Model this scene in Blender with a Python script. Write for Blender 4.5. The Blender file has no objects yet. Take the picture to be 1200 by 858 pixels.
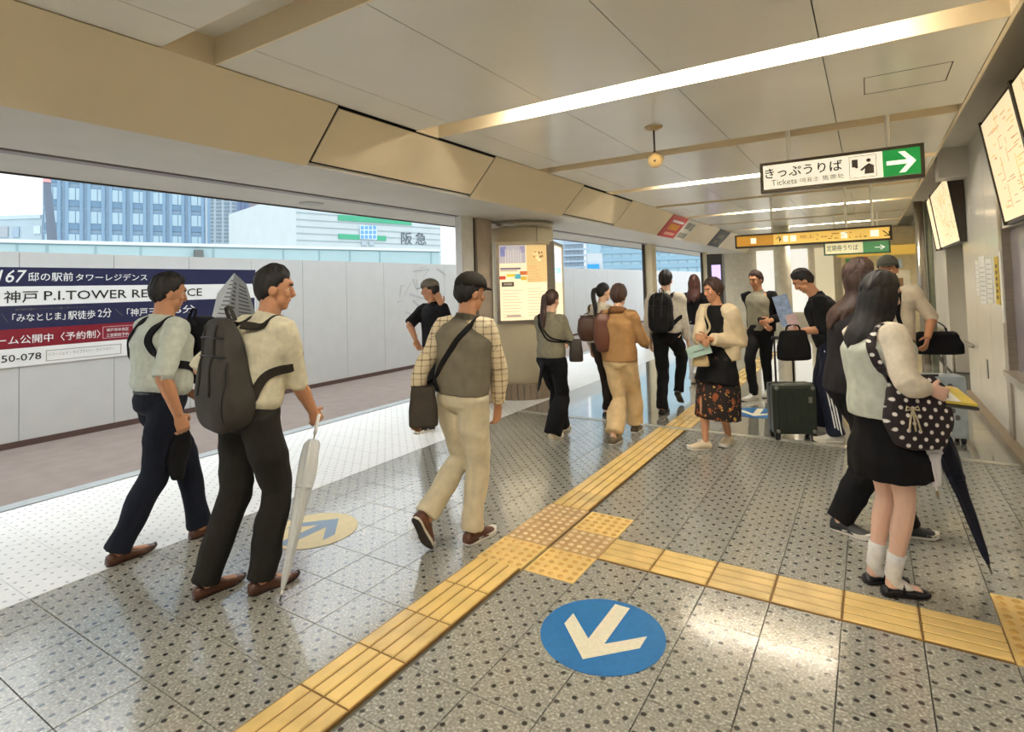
import bpy, bmesh, math, random
import numpy as np
from mathutils import Vector, Matrix
from mathutils.bvhtree import BVHTree
random.seed(7)
sc = bpy.context.scene
COL = sc.collection
PI = math.pi

# ------------------------------------------------------------------ camera, sky, exposure
CAM_H, F_PX, CX, CY = 1.55, 658.84, 604.06, 312.19
YAW, PITCH, ROLL = math.radians(32.075), math.radians(2.1055), math.radians(1.641)
_cy, _sy, _cp, _sp, _cr, _sr = math.cos(YAW), math.sin(YAW), math.cos(PITCH), math.sin(PITCH), math.cos(ROLL), math.sin(ROLL)
FWD = Vector((-_sy*_cp, _cy*_cp, _sp)); _rt = Vector((_cy, _sy, 0)); _dn = -_rt.cross(FWD)
RT = _rt*_cr + _dn*_sr; DN = -_rt*_sr + _dn*_cr
cam_data = bpy.data.cameras.new('camera'); cam = bpy.data.objects.new('camera', cam_data); COL.objects.link(cam)
M3 = Matrix((RT, -DN, -FWD)).transposed()
cam.matrix_world = Matrix.Translation((0, 0, CAM_H)) @ M3.to_4x4()
cam_data.sensor_fit = 'HORIZONTAL'; cam_data.sensor_width = 36; cam_data.lens = F_PX/1200*36
cam_data.shift_x = (600-CX)/1200; cam_data.shift_y = (CY-429)/1200
cam_data.clip_start = .05; cam_data.clip_end = 500
sc.camera = cam
sc.view_settings.view_transform = 'Standard'; sc.view_settings.look = 'None'
sc.view_settings.gamma = 1; sc.view_settings.use_curve_mapping = False
sc.view_settings.exposure = 1.22

SKY, ZEN = 0.5, 3.2          # overcast sky: horizon radiance and how much brighter the zenith is
TUBE = 75.0
world = bpy.data.worlds.new('overcast'); sc.world = world; world.use_nodes = True
wn = world.node_tree; wn.nodes.clear()
w_out = wn.nodes.new('ShaderNodeOutputWorld'); w_bg = wn.nodes.new('ShaderNodeBackground')
w_geo = wn.nodes.new('ShaderNodeTexCoord'); w_sep = wn.nodes.new('ShaderNodeSeparateXYZ')
w_map = wn.nodes.new('ShaderNodeMapRange'); w_map.inputs[1].default_value = 0; w_map.inputs[2].default_value = 1
w_map.inputs[3].default_value = SKY; w_map.inputs[4].default_value = SKY*ZEN
wn.links.new(w_geo.outputs['Generated'], w_sep.inputs[0]); wn.links.new(w_sep.outputs['Z'], w_map.inputs[0])
wn.links.new(w_map.outputs[0], w_bg.inputs['Strength']); w_bg.inputs['Color'].default_value = (.90, .965, 1.0, 1)
wn.links.new(w_bg.outputs[0], w_out.inputs[0])

# ------------------------------------------------------------------ measuring: photograph pixel -> metres
def ray(x, y):
    return RT*((x-CX)/F_PX) + DN*((y-CY)/F_PX) + FWD
O = Vector((0, 0, CAM_H))
def gp(x, y, z=0.0):
    d = ray(x, y); return O + d*((z-CAM_H)/d.z)
def atX(x, y, X):
    d = ray(x, y); return O + d*(X/d.x)
def atY(x, y, Y):
    d = ray(x, y); return O + d*(Y/d.y)
def atD(x, y, anchor, dd=0.0):
    a = Vector((anchor[0], anchor[1], 0)); D = a.length; a.normalize()
    d = ray(x, y); return O + d*((D+dd)/(d.x*a.x+d.y*a.y))

# ------------------------------------------------------------------ materials
def lin(c):
    if isinstance(c, str):
        c = [int(c[i:i+2], 16)/255 for i in (0, 2, 4)]
        c = [v/12.92 if v <= .04045 else ((v+.055)/1.055)**2.4 for v in c]
    return (c[0], c[1], c[2], 1)
MATS = {}
def newmat(name):
    m = bpy.data.materials.new(name); m.use_nodes = True
    nt = m.node_tree; b = nt.nodes['Principled BSDF']; return m, nt, b
def mth(nt, op, a, b=None, c=None):
    n = nt.nodes.new('ShaderNodeMath'); n.operation = op
    for i, v in enumerate((a, b, c)):
        if v is None: continue
        if isinstance(v, (int, float)): n.inputs[i].default_value = v
        else: nt.links.new(v, n.inputs[i])
    return n.outputs[0]
def mixc(nt, fac, a, b):
    n = nt.nodes.new('ShaderNodeMix'); n.data_type = 'RGBA'
    for k, v in ((0, fac), (6, a), (7, b)):
        if isinstance(v, (int, float)): n.inputs[k].default_value = v
        elif isinstance(v, tuple): n.inputs[k].default_value = v
        else: nt.links.new(v, n.inputs[k])
    return n.outputs[2]
def noise(nt, scale, detail=3, vec=None, stretch=None):
    n = nt.nodes.new('ShaderNodeTexNoise'); n.inputs['Scale'].default_value = scale; n.inputs['Detail'].default_value = detail
    if vec is None:
        vec = nt.nodes.new('ShaderNodeTexCoord').outputs['Object']
    if stretch:
        mp = nt.nodes.new('ShaderNodeMapping'); mp.inputs['Scale'].default_value = stretch
        nt.links.new(vec, mp.inputs['Vector']); vec = mp.outputs[0]
    nt.links.new(vec, n.inputs['Vector']); return n.outputs['Fac']
def bump(nt, b, h, strength=.2, dist=.002):
    n = nt.nodes.new('ShaderNodeBump'); n.inputs['Strength'].default_value = strength; n.inputs['Distance'].default_value = dist
    nt.links.new(h, n.inputs['Height']); nt.links.new(n.outputs[0], b.inputs['Normal'])
def mat(name, col, rough=.6, metal=0., var=.08, scale=8., bmp=0., bscale=120., spec=.5, stretch=None, emit=0., detail=3, trans=0., sheen=0.):
    if name in MATS: return MATS[name]
    m, nt, b = newmat(name); c = lin(col)
    f = noise(nt, scale, detail, stretch=stretch)
    lo = tuple(max(0, v*(1-var)) for v in c[:3])+(1,); hi = tuple(min(1, v*(1+var)) for v in c[:3])+(1,)
    r = nt.nodes.new('ShaderNodeMapRange'); r.inputs[1].default_value = .3; r.inputs[2].default_value = .7
    nt.links.new(f, r.inputs[0])
    o = mixc(nt, r.outputs[0], lo, hi)
    nt.links.new(o, b.inputs['Base Color'])
    b.inputs['Roughness'].default_value = rough; b.inputs['Metallic'].default_value = metal
    b.inputs['Specular IOR Level'].default_value = spec
    if trans: b.inputs['Transmission Weight'].default_value = trans
    if sheen: b.inputs['Sheen Weight'].default_value = sheen
    if emit:
        nt.links.new(o, b.inputs['Emission Color']); b.inputs['Emission Strength'].default_value = emit
    if bmp: bump(nt, b, noise(nt, bscale, 2), bmp)
    MATS[name] = m; return m
def cloth(name, col, rough=.9, var=.10, **k):
    return mat(name, col, rough=rough, var=var, scale=k.pop('scale', 14), bmp=k.pop('bmp', .25), bscale=k.pop('bscale', 260), spec=.25, **k)

def pos_xyz(nt, kind='geo'):
    if kind == 'geo': v = nt.nodes.new('ShaderNodeNewGeometry').outputs['Position']
    else: v = nt.nodes.new('ShaderNodeTexCoord').outputs['Object']
    s = nt.nodes.new('ShaderNodeSeparateXYZ'); nt.links.new(v, s.inputs[0]); return v, s.outputs[0], s.outputs[1], s.outputs[2]
def lattice(nt, u, v, pu, pv, r, ru=1., stag=.5):
    """mask of small round dots on a staggered lattice"""
    row = mth(nt, 'FLOOR', mth(nt, 'DIVIDE', v, pv))
    off = mth(nt, 'MULTIPLY', mth(nt, 'FLOORED_MODULO', row, 2), stag)
    fu = mth(nt, 'SUBTRACT', mth(nt, 'FRACT', mth(nt, 'ADD', mth(nt, 'DIVIDE', u, pu), off)), .5)
    fv = mth(nt, 'SUBTRACT', mth(nt, 'FRACT', mth(nt, 'DIVIDE', v, pv)), .5)
    du = mth(nt, 'MULTIPLY', fu, pu*ru); dv = mth(nt, 'MULTIPLY', fv, pv)
    d = mth(nt, 'SQRT', mth(nt, 'ADD', mth(nt, 'MULTIPLY', du, du), mth(nt, 'MULTIPLY', dv, dv)))
    mr = nt.nodes.new('ShaderNodeMapRange'); mr.inputs[1].default_value = r*.8; mr.inputs[2].default_value = r*1.2
    mr.inputs[3].default_value = 1; mr.inputs[4].default_value = 0; nt.links.new(d, mr.inputs[0]); return mr.outputs[0]

def m_granite():
    m, nt, b = newmat('grey_granite_tile'); v, x, y, z = pos_xyz(nt)
    n1 = noise(nt, 85, 4, v); n2 = noise(nt, 9, 3, v)
    cr = nt.nodes.new('ShaderNodeValToRGB'); e = cr.color_ramp.elements
    e[0].position = .32; e[0].color = lin('7b786d'); e[1].position = .72; e[1].color = lin('e2dfd2')
    k = cr.color_ramp.elements.new(.48); k.color = lin('98958a'); k2 = cr.color_ramp.elements.new(.58); k2.color = lin('a9a69a')
    nt.links.new(n1, cr.inputs[0])
    c = mixc(nt, mth(nt, 'MULTIPLY', n2, .35), cr.outputs[0], lin('9a978c'))
    d = lattice(nt, mth(nt, 'ADD', y, .015), mth(nt, 'ADD', x, .03), .1, .05, .0105)
    d2 = mth(nt, 'MULTIPLY', d, mth(nt, 'ADD', .72, mth(nt, 'MULTIPLY', n2, .4)))
    nt.links.new(mixc(nt, d2, c, lin('1b1917')), b.inputs['Base Color']); b.inputs['Coat Weight'].default_value = .55; b.inputs['Coat Roughness'].default_value = .10
    b.inputs['Roughness'].default_value = .26
    rr = mth(nt, 'ADD', .08, mth(nt, 'MULTIPLY', n1, .20)); nt.links.new(rr, b.inputs['Roughness']); b.inputs['Specular IOR Level'].default_value = .95
    h = mth(nt, 'ADD', mth(nt, 'MULTIPLY', n1, .4), mth(nt, 'MULTIPLY', d, .8)); bump(nt, b, h, .16, .001); return m
def m_white_tile():
    m, nt, b = newmat('white_studded_tile'); v, x, y, z = pos_xyz(nt)
    n1 = noise(nt, 30, 2, v)
    c = mixc(nt, n1, lin('dfdedb'), lin('f3f2ef'))
    d = lattice(nt, mth(nt, 'ADD', y, .015), mth(nt, 'ADD', x, .03), .1, .05, .0085)
    nt.links.new(mixc(nt, mth(nt, 'MULTIPLY', d, .85), c, lin('85878a')), b.inputs['Base Color'])
    b.inputs['Roughness'].default_value = .3; bump(nt, b, d, .3, .001); return m
def m_smooth_floor():
    m, nt, b = newmat('worn_smooth_floor_tile'); v, x, y, z = pos_xyz(nt)
    n1 = noise(nt, 60, 4, v); n2 = noise(nt, 3, 2, v)
    c = mixc(nt, n1, lin('8d8a7e'), lin('b3b0a4')); c = mixc(nt, mth(nt, 'MULTIPLY', n2, .4), c, lin('857f6d'))
    nt.links.new(c, b.inputs['Base Color']); b.inputs['Roughness'].default_value = .09; b.inputs['Specular IOR Level'].default_value = 1.0; b.inputs['Coat Weight'].default_value = 1.0; b.inputs['Coat Roughness'].default_value = .05; bump(nt, b, n1, .05, .001); return m
def m_plaid():
    m, nt, b = newmat('cream_plaid_cloth'); v, x, y, z = pos_xyz(nt, 'obj')
    def ln(u, p, w): return mth(nt, 'LESS_THAN', mth(nt, 'FRACT', mth(nt, 'DIVIDE', u, p)), w)
    hz = mth(nt, 'MAXIMUM', ln(z, .075, .12), ln(mth(nt, 'ADD', z, .03), .075, .05))
    vt = mth(nt, 'MAXIMUM', ln(mth(nt, 'ADD', x, mth(nt, 'MULTIPLY', y, .6)), .055, .16), ln(mth(nt, 'SUBTRACT', mth(nt, 'MULTIPLY', y, 1.), mth(nt, 'MULTIPLY', x, .5)), .07, .05))
    k = mth(nt, 'MULTIPLY', mth(nt, 'ADD', hz, vt), .5)
    nt.links.new(mixc(nt, k, lin('e3d3b0'), lin('6f5030')), b.inputs['Base Color']); b.inputs['Roughness'].default_value = .9; return m
def m_polka():
    m, nt, b = newmat('polka_dot_cloth'); v, x, y, z = pos_xyz(nt, 'obj')
    d = lattice(nt, mth(nt, 'ADD', x, mth(nt, 'MULTIPLY', y, .4)), mth(nt, 'ADD', z, mth(nt, 'MULTIPLY', y, .2)), .052, .034, .0088)
    nt.links.new(mixc(nt, d, lin('241a1d'), lin('e6dfd6')), b.inputs['Base Color']); b.inputs['Roughness'].default_value = .85; return m
def m_floral():
    m, nt, b = newmat('dark_floral_print'); v, x, y, z = pos_xyz(nt, 'obj')
    f = noise(nt, 17, 3, v); g = noise(nt, 30, 2, v)
    s = mth(nt, 'GREATER_THAN', f, .60); s2 = mth(nt, 'GREATER_THAN', g, .66)
    c = mixc(nt, s, lin('1c1211'), lin('8a4a26')); c = mixc(nt, s2, c, lin('c79a4a'))
    nt.links.new(c, b.inputs['Base Color']); b.inputs['Roughness'].default_value = .9; return m
def m_emit(name, col, s):
    if name in MATS: return MATS[name]
    m, nt, b = newmat(name); b.inputs['Base Color'].default_value = lin(col)
    b.inputs['Emission Color'].default_value = lin(col); b.inputs['Emission Strength'].default_value = s
    MATS[name] = m; return m
def m_clear():
    m, nt, b = newmat('milky_clear_plastic'); n = noise(nt, 40, 2, stretch=(3, 3, .4))
    nt.links.new(mixc(nt, n, lin('d6d8d2'), lin('f2f3f0')), b.inputs['Base Color'])
    b.inputs['Roughness'].default_value = .25; b.inputs['Alpha'].default_value = .72; return m
def m_hoarding():
    m, nt, b = newmat('white_hoarding_panel'); n = noise(nt, 4, 3)
    nt.links.new(mixc(nt, n, lin('c6c7c5'), lin('d2d2d0')), b.inputs['Base Color']); b.inputs['Roughness'].default_value = .42; return m

GRANITE, WTILE, SMOOTH, PLAID, POLKA, FLORAL, CLEAR, HOARD = m_granite(), m_white_tile(), m_smooth_floor(), m_plaid(), m_polka(), m_floral(), m_clear(), m_hoarding()
CEIL = mat('cream_enamel_ceiling', 'ebe7db', rough=.25, var=.03, scale=2)
SLOPE = mat('warm_beige_enamel', 'ead9b8', rough=.38, var=.03, scale=2)
SOFFIT = mat('grey_soffit_paint', 'd2cec4', rough=.5, var=.04, scale=3)
DARKGAP = mat('dark_shadow_joint', '2a241d', rough=.8)
JOINT = mat('dark_grout', '5a574d', rough=.85)
STEEL = mat('brushed_stainless', 'b5ada0', rough=.28, metal=1, var=.1, scale=6, stretch=(1, 1, 12))
ALU = mat('pale_aluminium', 'c3bdb0', rough=.35, metal=.8, var=.05)
COLP = mat('beige_column_panel', 'dfd2b2', rough=.5, var=.04, scale=3)
DARKM = mat('dark_brown_metal', '3b342b', rough=.4, metal=.4)
BLACK = mat('black_plastic', '121213', rough=.5)
YEL = mat('yellow_tactile_resin', 'e8c67c', rough=.3, var=.10, scale=5, bmp=.15, bscale=300)
YEL2 = mat('worn_yellow_tactile_resin', 'dcbd7c', rough=.25, var=.16, scale=6, bmp=.15, bscale=300)
GROOVE = mat('grimy_shaded_groove_resin', '8f6a33', rough=.5, var=.15, scale=20)  # brown of grime, also painted shade that makes the bars stand out
TAN = mat('tan_tactile_resin', 'bd9763', rough=.35, var=.12, scale=7, bmp=.2, bscale=200)
BLUE = mat('blue_floor_film', '1f6ca8', rough=.33, var=.08, scale=30)
CREAMF = mat('cream_floor_film', 'e6dcc2', rough=.35, var=.07, scale=60)
PYEL = mat('pale_yellow_floor_film', 'e8d49a', rough=.35, var=.05, scale=20)
PBLUE = mat('faded_blue_floor_film', '7d97b4', rough=.35, var=.06, scale=30)
ASPH = mat('brown_grey_asphalt', '84776f', rough=.9, var=.08, scale=5, bmp=.4, bscale=150)
KERB = mat('pale_kerb_stone', 'a0a5a6', rough=.7, var=.08, scale=10)
WALL = mat('glossy_white_wall_panel', 'ebe8dd', rough=.14, var=.03, scale=2)
WALL2 = mat('matte_grey_wall', 'd3cdbf', rough=.5, var=.04, scale=2)
GREYP = mat('grey_metal_panel', '8d897f', rough=.4, metal=.3, var=.05)
PAPER = mat('white_paper', 'ece9e0', rough=.8, var=.03)
INK = mat('black_ink', '15130f', rough=.6)
GREYINK = mat('grey_ink', '6e6a60', rough=.6)
NAVYP = mat('navy_print', '23264a', rough=.35, var=.05)
REDP = mat('dark_red_print', '84182a', rough=.35, var=.05)
WHITEP = mat('white_print', 'eeeeec', rough=.35, var=.02)
GLASSV = mat('violet_grey_glass', '8d8790', rough=.12, var=.05, scale=3)

# ------------------------------------------------------------------ mesh helpers
class G:
    def __init__(s): s.v = []; s.f = []
    def add(s, verts, faces):
        o = len(s.v); s.v.extend(tuple(p) for p in verts); s.f.extend(tuple(i+o for i in f) for f in faces); return s
    def box(s, a, b):
        x0, y0, z0 = a; x1, y1, z1 = b
        return s.add([(x0,y0,z0),(x1,y0,z0),(x1,y1,z0),(x0,y1,z0),(x0,y0,z1),(x1,y0,z1),(x1,y1,z1),(x0,y1,z1)],
                     [(0,3,2,1),(4,5,6,7),(0,1,5,4),(1,2,6,5),(2,3,7,6),(3,0,4,7)])
    def hexa(s, p):      # 8 corners: bottom 4 (ccw), top 4
        return s.add(p, [(0,3,2,1),(4,5,6,7),(0,1,5,4),(1,2,6,5),(2,3,7,6),(3,0,4,7)])
    def prism(s, pts, d):  # flat polygon extruded by vector d
        n = len(pts); d = Vector(d); P = [Vector(p) for p in pts]
        return s.add(P+[p+d for p in P], [tuple(range(n))[::-1], tuple(range(n, 2*n))]+[(i, (i+1) % n, n+(i+1) % n, n+i) for i in range(n)])
    def tube(s, pts, rad, seg=12, ref=(1, 0, 0), cap=True, power=2.0):
        pts = [Vector(p) for p in pts]; n = len(pts); rings = []; prev = Vector(ref)
        for i, p in enumerate(pts):
            t = (pts[min(i+1, n-1)]-pts[max(i-1, 0)])
            if t.length < 1e-9: t = Vector((0, 0, 1))
            t.normalize()
            a = prev - t*prev.dot(t)
            if a.length < 1e-4: a = t.orthogonal()
            a.normalize(); b = t.cross(a); prev = a
            r = rad[i] if isinstance(rad, list) else rad
            rx, ry = r if isinstance(r, (list, tuple)) else (r, r)
            ring = []
            for k in range(seg):
                c, q = math.cos(2*PI*k/seg), math.sin(2*PI*k/seg)
                if power != 2: c = math.copysign(abs(c)**(2/power), c); q = math.copysign(abs(q)**(2/power), q)
                ring.append(p+a*(rx*c)+b*(ry*q))
            rings.append(ring)
        V = [q for r in rings for q in r]; F = []
        for i in range(n-1):
            for k in range(seg):
                k2 = (k+1) % seg
                F.append((i*seg+k, i*seg+k2, (i+1)*seg+k2, (i+1)*seg+k))
        if cap:
            F.append(tuple(range(seg))[::-1]); F.append(tuple((n-1)*seg+k for k in range(seg)))
        return s.add(V, F)
    def blob(s, c, r, R=None, nu=14, nv=10, e=1.0):
        c = Vector(c); rx, ry, rz = (r, r, r) if isinstance(r, (int, float)) else r
        sg = lambda v: math.copysign(abs(v)**e, v)
        V = [(0, 0, -rz)]
        for j in range(1, nv):
            th = -PI/2+PI*j/nv
            for k in range(nu):
                ph = 2*PI*k/nu
                V.append((rx*sg(math.cos(th))*sg(math.cos(ph)), ry*sg(math.cos(th))*sg(math.sin(ph)), rz*sg(math.sin(th))))
        V.append((0, 0, rz)); F = []
        for k in range(nu): F.append((0, 1+(k+1) % nu, 1+k))
        for j in range(nv-2):
            for k in range(nu):
                k2 = (k+1) % nu; a = 1+j*nu
                F.append((a+k, a+k2, a+nu+k2, a+nu+k))
        t = 1+(nv-1)*nu; a = 1+(nv-2)*nu
        for k in range(nu): F.append((a+k, a+(k+1) % nu, t))
        V = [Vector(p) for p in V]
        if R is not None: V = [R @ p for p in V]
        return s.add([p+c for p in V], F)
    def mesh(s, name, base=(0, 0, 0)):
        b = Vector(base); me = bpy.data.meshes.new(name)
        me.from_pydata([tuple(Vector(p)-b) for p in s.v], [], s.f); me.update(); return me
    def obj(s, name, m, parent=None, smooth=False, base=(0, 0, 0), bevel=0, fix=False):
        me = s.mesh(name, base)
        if fix or bevel:
            bm = bmesh.new(); bm.from_mesh(me); bmesh.ops.recalc_face_normals(bm, faces=bm.faces)
            if bevel: bmesh.ops.bevel(bm, geom=list(bm.edges), offset=bevel, segments=2, affect='EDGES', profile=.6)
            bm.to_mesh(me); bm.free()
        return link(name, me, m, parent, smooth)
def link(name, me, m, parent=None, smooth=False):
    o = bpy.data.objects.new(name, me); COL.objects.link(o)
    if m is not None and not me.materials: me.materials.append(m)
    if smooth: me.polygons.foreach_set('use_smooth', [True]*len(me.polygons))
    if parent is not None: o.parent = parent
    return o
def empty(name, loc=(0, 0, 0)):
    o = bpy.data.objects.new(name, None); COL.objects.link(o); o.location = loc; o.empty_display_size = .1; return o
def tag(o, label=None, cat=None, group=None, kind=None):
    for k, v in (('label', label), ('category', cat), ('group', group), ('kind', kind)):
        if v: o[k] = v
    return o
def struct(o): o['kind'] = 'structure'; return o
def bx(name, a, b, m, parent=None, bevel=0):
    return G().box(a, b).obj(name, m, parent, bevel=bevel)
def text(name, body, m, origin, xdir, up, height=None, width=None, parent=None, shear=0, center=False, lift=.002, bold=0):
    """lettering as a thin mesh: lower left corner at origin, running along xdir"""
    cu = bpy.data.curves.new(name, 'FONT'); cu.body = body; cu.size = 1; cu.resolution_u = 2; cu.shear = shear; cu.offset = bold
    to = bpy.data.objects.new(name, cu); COL.objects.link(to)
    dg = bpy.context.evaluated_depsgraph_get(); me = bpy.data.meshes.new_from_object(to.evaluated_get(dg))
    bpy.data.objects.remove(to); bpy.data.curves.remove(cu)
    n = len(me.vertices)
    if n == 0: return None
    a = np.empty(n*3); me.vertices.foreach_get('co', a); a = a.reshape(-1, 3)
    mn, mx = a.min(0), a.max(0); w, h = mx[0]-mn[0], mx[1]-mn[1]
    sx = width/w if width else height/h; sy = height/h if height else sx
    X = Vector(xdir).normalized(); U = Vector(up).normalized(); N = X.cross(U)
    o = Vector(origin)
    if center: o = o-X*(w*sx/2)
    R = np.array([X*sx, U*sy, N])
    b = (a-[mn[0], mn[1], 0])@R+np.array(o+N*lift)
    me.vertices.foreach_set('co', b.ravel()); me.update()
    me.materials.clear()
    return link(name, me, m, parent)
def remeshed(g, name, m, parent, base, voxel, smooth=3, deci=None, wr=0, wscale=1., seed=0):
    me = g.mesh(name+'_raw', base)
    o = bpy.data.objects.new(name+'_raw', me); COL.objects.link(o)
    r = o.modifiers.new('r', 'REMESH'); r.mode = 'VOXEL'; r.voxel_size = voxel
    if smooth:
        s = o.modifiers.new('s', 'SMOOTH'); s.iterations = smooth; s.factor = .5
    if deci:
        d = o.modifiers.new('d', 'DECIMATE'); d.ratio = deci
    dg = bpy.context.evaluated_depsgraph_get(); out = bpy.data.meshes.new_from_object(o.evaluated_get(dg))
    bpy.data.objects.remove(o); bpy.data.meshes.remove(me); out.name = name
    if wr:
        n = len(out.vertices); a = np.empty(n*3); out.vertices.foreach_get('co', a); a = a.reshape(-1, 3)
        nn = np.empty(n*3); out.vertices.foreach_get('normal', nn); nn = nn.reshape(-1, 3)
        q = a*wscale; ph = seed*1.7
        w1 = np.sin(q[:, 0]*9+q[:, 2]*14+ph+1.6*np.sin(q[:, 1]*11+ph)+1.2*np.sin(q[:, 2]*9))
        w2 = np.sin(q[:, 2]*38+q[:, 0]*16-q[:, 1]*12+2.2*np.sin(q[:, 0]*13+q[:, 2]*6+ph))
        w3 = np.sin(q[:, 2]*23-q[:, 0]*24+q[:, 1]*18+1.5*np.sin(q[:, 1]*17+ph*2))
        d = wr*(.5*w1+.35*w2*np.maximum(0, w1)+.35*w3)
        a = a+nn*d[:, None]; out.vertices.foreach_set('co', a.ravel()); out.update()
    return link(name, out, m, parent, True)
def crspline(P, R, k=4):
    P = [Vector(p) for p in P]; R = [Vector(r if isinstance(r, (tuple, list)) else (r, r)) for r in R]
    oP, oR = [], []
    n = len(P)
    for i in range(n-1):
        p0, p1, p2, p3 = P[max(i-1, 0)], P[i], P[i+1], P[min(i+2, n-1)]
        for j in range(k):
            t = j/k
            oP.append(.5*((2*p1)+(p2-p0)*t+(2*p0-5*p1+4*p2-p3)*t*t+(3*p1-p0-3*p2+p3)*t**3))
            u = t*t*(3-2*t); oR.append(tuple(R[i]*(1-u)+R[i+1]*u))
    oP.append(P[-1]); oR.append(tuple(R[-1])); return oP, oR

# ------------------------------------------------------------------ the floor
ZC, ZS = 2.855, 2.48                       # ceiling and soffit heights
def shared(name, me, parent, loc, rz=0, kind=None):
    o = bpy.data.objects.new(name, me); COL.objects.link(o); o.location = loc; o.rotation_euler = (0, 0, rz); o.parent = parent
    if kind: o['kind'] = kind
    return o
floor = struct(bx('floor', (-3.775, -7, -.2), (1.36, 24, -.012), JOINT))
X0, Y0, P = -3.77, .26, .3
tile_me = G().hexa([(-.1485,-.1485,-.012),(.1485,-.1485,-.012),(.1485,.1485,-.012),(-.1485,.1485,-.012),
                    (-.1475,-.1475,0),(.1475,-.1475,0),(.1475,.1475,0),(-.1475,.1475,0)]).mesh('tile'); tile_me.materials.append(GRANITE)
TAC = set()
for j in range(19): TAC.add((6, j))
for j in (8, 9, 10): TAC.add((7, j))
for i in range(8, 14): TAC.add((i, 9))
TAC |= {(14, 9), (14, 10)}
for i in range(16):
    for j in range(19):
        if (i, j) in TAC: continue
        shared('tile', tile_me, floor, (X0+P*(i+.5), Y0+P*(j+.5), random.uniform(-.0006, .0004)))
g = G()                                     # the granite behind the camera, one surface of the same tiles
for i in range(16):
    for j in range(-18, 0):
        x, y = X0+P*(i+.5), Y0+P*(j+.5); g.box((x-.148, y-.148, -.012), (x+.148, y+.148, 0))
struct(g.obj('tile_field', GRANITE, floor))['kind'] = 'stuff'
bx('threshold_strip', (-3.775, 5.965, -.012), (1.36, 6.045, .004), mat('pale_metal_strip', 'cfcbbf', rough=.3, metal=.5), floor)
g = G()
for i in range(9):
    for j in range(24):
        x, y = -3.775+.6*i, 6.05+.6*j
        if x < 1.0: g.box((x+.002, y+.002, -.012), (min(x+.598, 1.36), y+.598, 0))
g.obj('smooth_tile_field', SMOOTH, floor)['kind'] = 'stuff'

walkway = struct(bx('walkway', (-5.48, -7, -.2), (-3.775, 24, -.012), JOINT))
wt = G().box((-.149, -.149, -.012), (.149, .149, 0)).mesh('tile'); wt.materials.append(WTILE)
wt2 = G().box((-.099, -.149, -.012), (.105, .149, 0)).mesh('tile'); wt2.materials.append(WTILE)
for i in range(6):
    for j in range(-1, 26):
        x = -3.775-P*(i+.5)+(.05 if i == 5 else 0)
        shared('tile', wt2 if i == 5 else wt, walkway, (x, Y0+P*(j+.5), random.uniform(-.0005, .0003)))
g = G()
for i in range(6):
    for j in range(26, 80):
        x0 = max(-3.775-P*(i+1), -5.48); g.box((x0+.001, Y0+P*j+.001, -.012), (-3.775-P*i-.001, Y0+P*(j+1)-.001, 0))
g.obj('tile_field', WTILE, walkway)['kind'] = 'stuff'
kerb = struct(G().box((-5.62, -7, -.2), (-5.482, 24, .006)).obj('trim_kerb', KERB))
asphalt = struct(bx('street', (-9.5, -7, -.2), (-5.62, 60, -.01), ASPH))
struct(bx('ground', (-160, -40, -.35), (-9.5, 160, -.2), mat('far_pale_ground', 'b9bdbd', rough=.9)))

# tactile paving: bar blocks and stud blocks
tactile = struct(empty('trim_tactile_paving'))
def bar_block():
    g = G().box((-.143, -.149, -.012), (.143, .149, .0012))
    for k in range(4):
        x = -.105+.07*k
        g.hexa([(x-.030,-.145,.0012),(x+.030,-.145,.0012),(x+.030,.145,.0012),(x-.030,.145,.0012),
                (x-.026,-.141,.0062),(x+.026,-.141,.0062),(x+.026,.141,.0062),(x-.026,.141,.0062)])
    return g
def stud_block():
    g = G().box((-.149, -.149, -.012), (.149, .149, .0015))
    for a in range(5):
        for b in range(5):
            x, y = -.116+.058*a, -.116+.058*b
            r1 = [(x+.019*math.cos(k*PI/3), y+.019*math.sin(k*PI/3), .0015) for k in range(6)]
            r2 = [(x+.011*math.cos(k*PI/3), y+.011*math.sin(k*PI/3), .0070) for k in range(6)]
            g.add(r1+r2, [tuple(range(6, 12))]+[(k, (k+1) % 6, 6+(k+1) % 6, 6+k) for k in range(6)])
    return g
BAR = {}; STUD = {}
for n, m in (('y', YEL), ('w', YEL2), ('t', TAN)):
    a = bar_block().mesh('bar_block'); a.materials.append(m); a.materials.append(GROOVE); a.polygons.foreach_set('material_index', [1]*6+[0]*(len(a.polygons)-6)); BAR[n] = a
    a = stud_block().mesh('stud_block'); a.materials.append(m); a.materials.append(mat('stud_'+n, {'y': 'cfa052', 'w': 'c79a52', 't': 'dcc59c'}[n], rough=.35)); a.polygons.foreach_set('material_index', [0]*6+[1]*(len(a.polygons)-6)); STUD[n] = a  # studs toned apart from their plate, relief shading put into the colour
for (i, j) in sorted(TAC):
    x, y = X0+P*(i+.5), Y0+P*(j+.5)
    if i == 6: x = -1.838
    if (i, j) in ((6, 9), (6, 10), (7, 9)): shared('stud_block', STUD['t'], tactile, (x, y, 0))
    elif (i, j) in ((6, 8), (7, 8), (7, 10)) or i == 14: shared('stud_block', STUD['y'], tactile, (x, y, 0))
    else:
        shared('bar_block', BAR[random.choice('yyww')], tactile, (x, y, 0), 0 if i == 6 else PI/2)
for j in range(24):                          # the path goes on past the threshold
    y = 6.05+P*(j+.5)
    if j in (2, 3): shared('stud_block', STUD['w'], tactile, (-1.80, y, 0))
    else: shared('bar_block', BAR['yw'[j % 2]], tactile, (-1.80, y, 0))

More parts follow.
